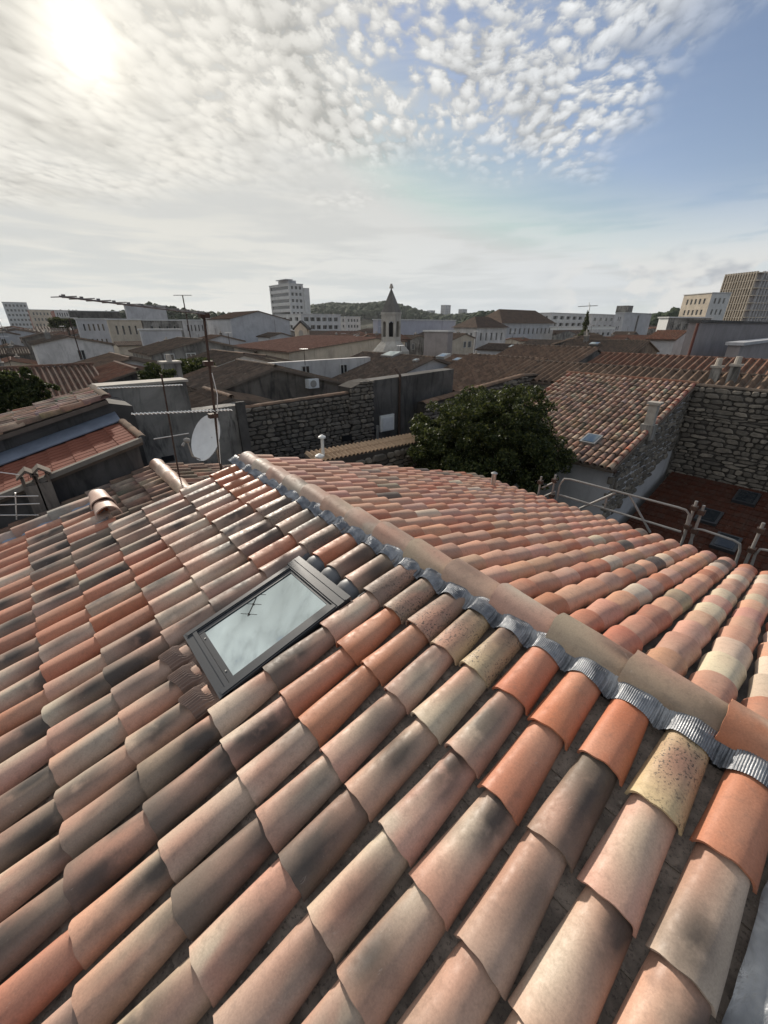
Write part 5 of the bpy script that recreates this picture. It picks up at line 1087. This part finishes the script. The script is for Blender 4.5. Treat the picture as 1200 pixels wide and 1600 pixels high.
def hill(name, pts_uv, fw0, fw1, seed, ntree, rad):
    "a wooded rise whose crest passes through the sight lines; trees as one far mass"
    rng = np.random.default_rng(seed); us = [p_[0] for p_ in pts_uv]; vs2 = [p_[1] for p_ in pts_uv]; mb = MB(); nU, nF = 60, 10; V = []
    def hgt(u, f_):
        v = np.interp(u, us, vs2); zc = pt(u, v, fw=fw1).z-rad*1.5; return max(0, zc)*(1-(1-f_)**2*.9)
    for i in range(nU+1):
        u = us[0]+(us[-1]-us[0])*i/nU
        for j in range(nF+1):
            f_ = j/nF; q_ = pt(u, 508, fw=fw0+(fw1-fw0)*f_); V.append((q_.x, q_.y, hgt(u, f_)*(f_ > 0)))
        q_ = pt(u, 508, fw=fw1*1.6); V.append((q_.x, q_.y, 0))
    s_ = nF+2; mb.add(V, [(i*s_+j, (i+1)*s_+j, (i+1)*s_+j+1, i*s_+j+1) for i in range(nU) for j in range(nF+1)]); mb.build('hill', 'garden_ground', kind='structure')
    cs = []; rs_ = []
    for i in range(ntree):
        u = rng.uniform(us[0], us[-1]); f_ = rng.uniform(.1, 1)**.7; q_ = pt(u, 508, fw=fw0+(fw1-fw0)*f_); r_ = rad*rng.uniform(.6, 1.25); cs.append(np.array([q_.x, q_.y, hgt(u, f_)+r_*.8])); rs_.append(np.array([r_, r_, r_*.95]))
        b0 = cs[-1]
        for _ in range(4): cs.append(b0+rng.uniform(-1, 1, 3)*r_*np.array([.8, .8, .5])); rs_.append(np.array([r_, r_, r_])*rng.uniform(.35, .6))
    V, F = icos(rng, len(cs), cs, rs_); ctr = V.mean(0); me = np_mesh(name, V-ctr, F, 'wood_far'); me.polygons.foreach_set('use_smooth', [True]*len(me.polygons)); link(name, me, Matrix.Translation(Vector(ctr)), None, 'far dark green wood covering a low hill' if name == 'forest' else 'belt of far dark trees above the roofs', 'trees', kind='stuff')
hill('forest', [(470, 486), (490, 479), (520, 476), (560, 478), (600, 474), (630, 480), (660, 489), (690, 495), (740, 492), (770, 495)], 560, 850, 1, 1500, 6)
hill('tree_belt', [(730, 498), (745, 490), (760, 488), (780, 492), (800, 498)], 330, 420, 2, 120, 4)
hill('tree_belt', [(1010, 497), (1030, 489), (1048, 484), (1062, 488), (1078, 486), (1150, 492), (1200, 494)], 260, 330, 3, 260, 4)
hill('tree_belt', [(90, 496), (112, 488), (150, 490), (200, 489), (228, 479), (255, 477), (275, 484), (310, 489), (345, 492), (420, 497)], 260, 330, 4, 420, 3.6)
# ---------------------------------------------------------------- roof antennas, dish, scaffold
a, b_ = pt(340, 728, q=6.0), pt(318, 489, q=6.0)
root = thing('antenna_mast', 'tall rusty mast with clamps carrying a long antenna boom', 'antenna mast', a)
mb = MB(); mb.tube([a-Vector((0, 0, .7)), b_], .018, 8); mb.build('pole', 'rusty_steel', root)
for f_ in (.985, .70, .36): p_ = a.lerp(b_, f_); mb = MB(); mb.box(p_-Vector((.06, .05, .03)), p_+Vector((.06, .05, .03))); mb.build('clamp', 'rusty_steel', root)
e_ = pt(93, 463, q=5.1); bm = MB(); bm.tube([b_-Vector((-.08, 0, .02)), e_], .009, 6); bo = bm.build('boom', 'grey_boom', root)
for i in range(11):
    p_ = b_.lerp(e_, .05+.093*i); mb = MB(); ev = (e_-b_).cross(Vector((0, 0, 1))).normalized()*.17; mb.tube([p_-ev, p_+ev], .005, 5); mb.box(p_-Vector((.014, .014, .01)), p_+Vector((.014, .014, .02))); mb.build('element', 'grey_boom', bo)
w0_, w1_ = pt(205, 647, q=6.0), pt(362, 640, q=6.0); bm = MB(); bm.tube([w0_, w1_], .009, 6); bo = bm.build('boom', 'white_paint', root)
for i in range(26): p_ = w0_.lerp(w1_, (i+.5)/26); mb = MB(); mb.tube([p_-Vector((0, .09, 0)), p_+Vector((0, .09, 0))], .006, 4); mb.build('element', 'white_paint', bo)
mb = MB(); cb = [a.lerp(b_, .64)+Vector((.03, -.03, 0)), a.lerp(b_, .5)+Vector((.07, -.05, 0)), a.lerp(b_, .3)+Vector((.04, -.04, 0)), a.lerp(b_, .02)+Vector((.03, -.05, 0))]; mb.tube(cb, .006, 5); mb.build('cable', 'white_paint', root)
a, b_ = pt(281, 758, q=6.7), pt(252, 585, q=6.7)
root = thing('antenna_mast', 'thin dark mast with a white comb antenna before the stained wall', 'antenna mast', a)
mb = MB(); mb.tube([a-Vector((0, 0, .3)), b_], .012, 8); mb.build('pole', 'rusty_steel', root)
w0_, w1_ = pt(152, 607, q=6.7), pt(285, 601, q=6.7); bm = MB(); bm.tube([w0_, w1_], .008, 6); bo = bm.build('boom', 'white_paint', root)
for i in range(24): p_ = w0_.lerp(w1_, (i+.5)/24); mb = MB(); mb.tube([p_-Vector((0, .08, 0)), p_+Vector((0, .08, 0))], .005, 4); mb.build('element', 'white_paint', bo)
w0_, w1_ = pt(240, 686, q=6.7), pt(295, 677, q=6.7); bm = MB(); bm.tube([w0_, w1_], .008, 6); bm.build('boom', 'aluminium', root)
def yagi(u, vt, vb, q, label, bl=.8, d=(1, 0, 0), n=6, r=.014):
    a, b_ = pt(u, vb, q=q), pt(u, vt, q=q); b_.x, b_.y = a.x, a.y; d = Vector(d).normalized(); cr = Vector((-d.y, d.x, 0)); root = thing('tv_antenna', label, 'tv antenna', a); mb = MB(); mb.tube([a, b_], r, 6); mb.build('pole', 'rusty_steel', root)
    bm = MB(); bm.tube([b_-d*bl*.5, b_+d*bl*.5], r*.7, 5); bo = bm.build('boom', 'aluminium', root)
    for i in range(n): p_ = b_+d*bl*((i+.5)/n-.5); mb = MB(); mb.tube([p_-cr*.18, p_+cr*.18], r*.5, 4); mb.build('element', 'aluminium', bo)
yagi(127, 497, 560, 30, 'lone tall thin aerial among the far left roofs', .8, r=.03)
yagi(300, 462, 540, 42, 'tall far mast with small crossbars above the white houses', 1.6, (.7, -.6, 0), 4, .05)
yagi(625, 540, 592, 23, 'thin aerial before the skylit dark roof', .5, r=.02); yagi(856, 565, 600, 17, 'ladder aerial behind the stone gable coping', 1.0, (.7, -.6, 0), 8); yagi(880, 566, 600, 17, 'cluttered aerial beside the red house ridge', .9, (.3, 1, 0), 8)
yagi(1145, 520, 560, 16, 'dark aerial before the mauve hall', .5, r=.03); yagi(1160, 522, 565, 15, 'short dark aerial right of another before the mauve hall', .4, r=.03); yagi(360, 520, 545, 40, 'thin aerial over the balcony flats', .6, r=.03); yagi(478, 545, 585, 24, 'thin aerial in front of the pink hall roof', .5, r=.02)
ra = random.Random(31)
for i, (x_, y_, z_) in enumerate(ra.sample(AER, min(34, len(AER)))):
    hgt = ra.uniform(1.2, 2.8); a = Vector((x_, y_, z_-.2)); b_ = a+Vector((ra.uniform(-.05, .05), ra.uniform(-.05, .05), hgt)); root = thing('tv_antenna', 'thin tv aerial standing on a ridge deep among the old town roofs', 'tv antenna', a, 'aerials on the old town roofs')
    mb = MB(); mb.tube([a, b_], .025, 6); mb.build('pole', 'rusty_steel', root); d = Vector((ra.uniform(-1, 1), ra.uniform(-1, 1), 0)).normalized(); cr = Vector((-d.y, d.x, 0)); bl = ra.uniform(.7, 1.4)
    mb = MB(); mb.tube([b_-d*bl*.5, b_+d*bl*.5], .018, 5)
    for k in range(6): p_ = b_+d*bl*((k+.5)/6-.5); mb.tube([p_-cr*.2, p_+cr*.2], .01, 4)
    mb.build('boom', 'aluminium', root)
# aerial rack at far left
a = pt(20, 815, q=6.9); root = thing('wire_rack', 'wire aerial rack leaning by the two chimney stumps', 'tv antenna', a)
for (u0, v0, u1, v1) in ((0, 738, 30, 742), (0, 776, 60, 775), (0, 789, 62, 787), (0, 805, 60, 805), (24, 770, 26, 812)): mb = MB(); mb.tube([pt(u0, v0, q=6.9), pt(u1, v1, q=6.9)], .008, 6); mb.build('bar', 'aluminium', root)
for i, (u, v, vb) in enumerate(((48, 757, 815), (68, 752, 805))):
    p_ = pt(u, v, q=7.9); q_ = pt(u, vb, q=7.9); root = thing('chimney_stump', ['leaning chimney stump with tile hat beside the wire rack', 'upright chimney stump with tile hat beside the lean-to wall'][i], 'chimney', (p_.x, p_.y, q_.z-1)); mb = MB(); mb.box((p_.x-.09, p_.y-.09, q_.z-1), (p_.x+.09, p_.y+.09, p_.z)); mb.build('stack', 'render_brown', root)
    mb = MB(); mb.prism([(p_.x-.13, p_.y-.13, p_.z+.12), (p_.x, p_.y-.13, p_.z+.22), (p_.x+.13, p_.y-.13, p_.z+.12), (p_.x+.13, p_.y-.13, p_.z+.15), (p_.x, p_.y-.13, p_.z+.26), (p_.x-.13, p_.y-.13, p_.z+.15)], (0, .26, 0)); mb.box((p_.x-.09, p_.y-.09, p_.z+.001), (p_.x-.05, p_.y+.09, p_.z+.14)); mb.box((p_.x+.05, p_.y-.09, p_.z+.001), (p_.x+.09, p_.y+.09, p_.z+.14)); mb.build('tile_hat', 'deck_edge', root)
# dishes
def dish(label, c, n, r, tilt=0):
    c = Vector(c); n = Vector(n).normalized(); x = n.cross(Vector((0, 0, 1))).normalized(); y = x.cross(n); root = thing('satellite_dish', label, 'satellite dish', c-Vector((0, 0, r*1.3))); mb = MB(); S = 28; V = [tuple(c-n*r*.28)]; F = []
    for j in range(1, 7):
        k = j/6; V += [tuple(c+(x*math.cos(2*math.pi*i/S)*.92+y*math.sin(2*math.pi*i/S)*1.06)*r*k-n*r*.28*(1-k*k)) for i in range(S)]
    F = [(0, 1+i, 1+(i+1) % S) for i in range(S)]+[(1+(j-1)*S+i, 1+j*S+i, 1+j*S+(i+1) % S, 1+(j-1)*S+(i+1) % S) for j in range(1, 6) for i in range(S)]
    mb.add(V, F); nb = len(V); mb.add([tuple(Vector(v)-n*.02) for v in V], [tuple(reversed(f)) for f in F]); mb.build('reflector', 'dish_grey', root, True, 60)
    lnb = c+n*r*.85-y*r*.35; mb = MB(); mb.tube([c-y*r*1.0, c-y*r*.95+n*r*.4, lnb], .012, 6); mb.build('feed_arm', 'galvanised', root); mb = MB(); mb.tube([lnb-n*.04, lnb+n*.02, lnb+n*.05], [.04, .04, .02], 8); mb.tube([lnb-y*.05+n*.03, lnb-y*.11+n*.05], .022, 8); mb.build('feed_horn', 'shutter', root)
    mb = MB(); mb.tube([c-n*(r*.28+.03), c-n*(r*.28+.12)-y*.05, c-n*(r*.28+.14)-Vector((0, 0, r*1.7))], .025, 8); mb.box(c-n*(r*.28+.08)-Vector((.05, .05, .08)), c-n*(r*.28+.08)+Vector((.05, .05, .08))); mb.build('bracket', 'galvanised', root)
dish('large pale grey satellite dish beside the rusty mast', pt(321, 684, q=7.15), (-.74, -.25, .42), .385)
dish('small pale dish fixed to the stained grey wall', pt(188, 647, q=11.4), (-.55, -.5, .3), .27)
# scaffold along the far eave
root = thing('scaffold', 'galvanised tube scaffold guard rails along the far eave', 'scaffold', (7.4, 2, 0)); SP = 7.45
def tb(name, pts_, r=.019, p=SP): mb = MB(); mb.tube([pt(u, v, p=p) for u, v in pts_], r, 8); return mb.build(name, 'dull_steel', root, True)
for (u0, v0, u1, v1) in ((847, 745, 838, 790), (868, 742, 858, 795), (1085, 782, 1060, 862), (1097, 789, 1072, 865), (1189, 816, 1158, 895)):
    a, b_ = pt(u0, v0, p=SP), pt(u1, v1, p=SP); mb = MB(); mb.tube([(b_.x, b_.y, 0), (b_.x, b_.y, a.z)], .021, 8); po = mb.build('post', 'dull_steel', root, True)
    for zz in (a.z-.12, a.z-.45): mb = MB(); mb.box((b_.x-.045, b_.y-.045, zz-.035), (b_.x+.045, b_.y+.045, zz+.035)); mb.build('coupler', 'rusty_steel', po)
tb('guard_rail', [(870, 782), (875, 757), (882, 748), (892, 749), (1060, 793), (1072, 797), (1077, 804), (1070, 832)]); tb('guard_rail', [(874, 773), (1064, 831)], .02); tb('brace', [(983, 772), (1016, 832)], .02); tb('brace', [(962, 770), (905, 795)], .02); tb('brace', [(948, 777), (945, 793)], .018)
tb('guard_rail', [(1080, 850), (1082, 832), (1088, 826), (1098, 828), (1146, 844), (1156, 850), (1156, 860), (1148, 884)]); tb('guard_rail', [(1172, 890), (1180, 866), (1188, 858), (1200, 860), (1240, 872)]); tb('brace', [(847, 762), (870, 752)], .018); tb('brace', [(845, 778), (868, 768)], .018)
for (u0, v0, u1, v1) in ((838, 800, 1060, 870), (1060, 870, 1240, 930)):
    a, b_ = pt(u0, v0, p=SP+.1), pt(u1, v1, p=SP+.1); zz = H-4.25; mb = MB(); mb.box((SP-.35, min(a.y, b_.y), zz), (SP+.25, max(a.y, b_.y)-.02, zz+.05)); mb.build('platform', 'galvanised', root)
# far tower crane
c = pt(920, 487, fw=420); t_ = pt(920, 478, fw=420); root = thing('tower_crane', 'tiny far tower crane above the white modern flats', 'crane', (c.x, c.y, 0)); mb = MB(); mb.tube([(c.x, c.y, 0), (c.x, c.y, t_.z+1)], .5, 4); mb.build('mast', 'white_paint', root)
l_, r_ = pt(903, 479, fw=420), pt(934, 477.5, fw=420); mb = MB(); mb.tube([l_, t_, r_], .4, 4); mb.tube([t_+Vector((0, 0, 0)), t_+Vector((0, 0, 3))], .35, 4); mb.build('jib', 'white_paint', root)
for o in bpy.data.objects:
    if '_h' in o.keys(): del o['_h']
# ---------------------------------------------------------------- light haze over the town
hb = MB(); hb.box((-900, -900, -1), (1500, 1500, 75)); M['haze'] = bpy.data.materials.new('haze'); m = M['haze']; m.use_nodes = True; t = NT(m.node_tree); t.n.clear()
pv = t.new('ShaderNodeVolumePrincipled', Density=.00009); pv.inputs['Color'].default_value = (.86, .90, .95, 1); pv.inputs['Anisotropy'].default_value = .3
out = t.new('ShaderNodeOutputMaterial'); t.l.new(pv.outputs[0], out.inputs['Volume'])
hb.build('haze', 'haze', kind='stuff')
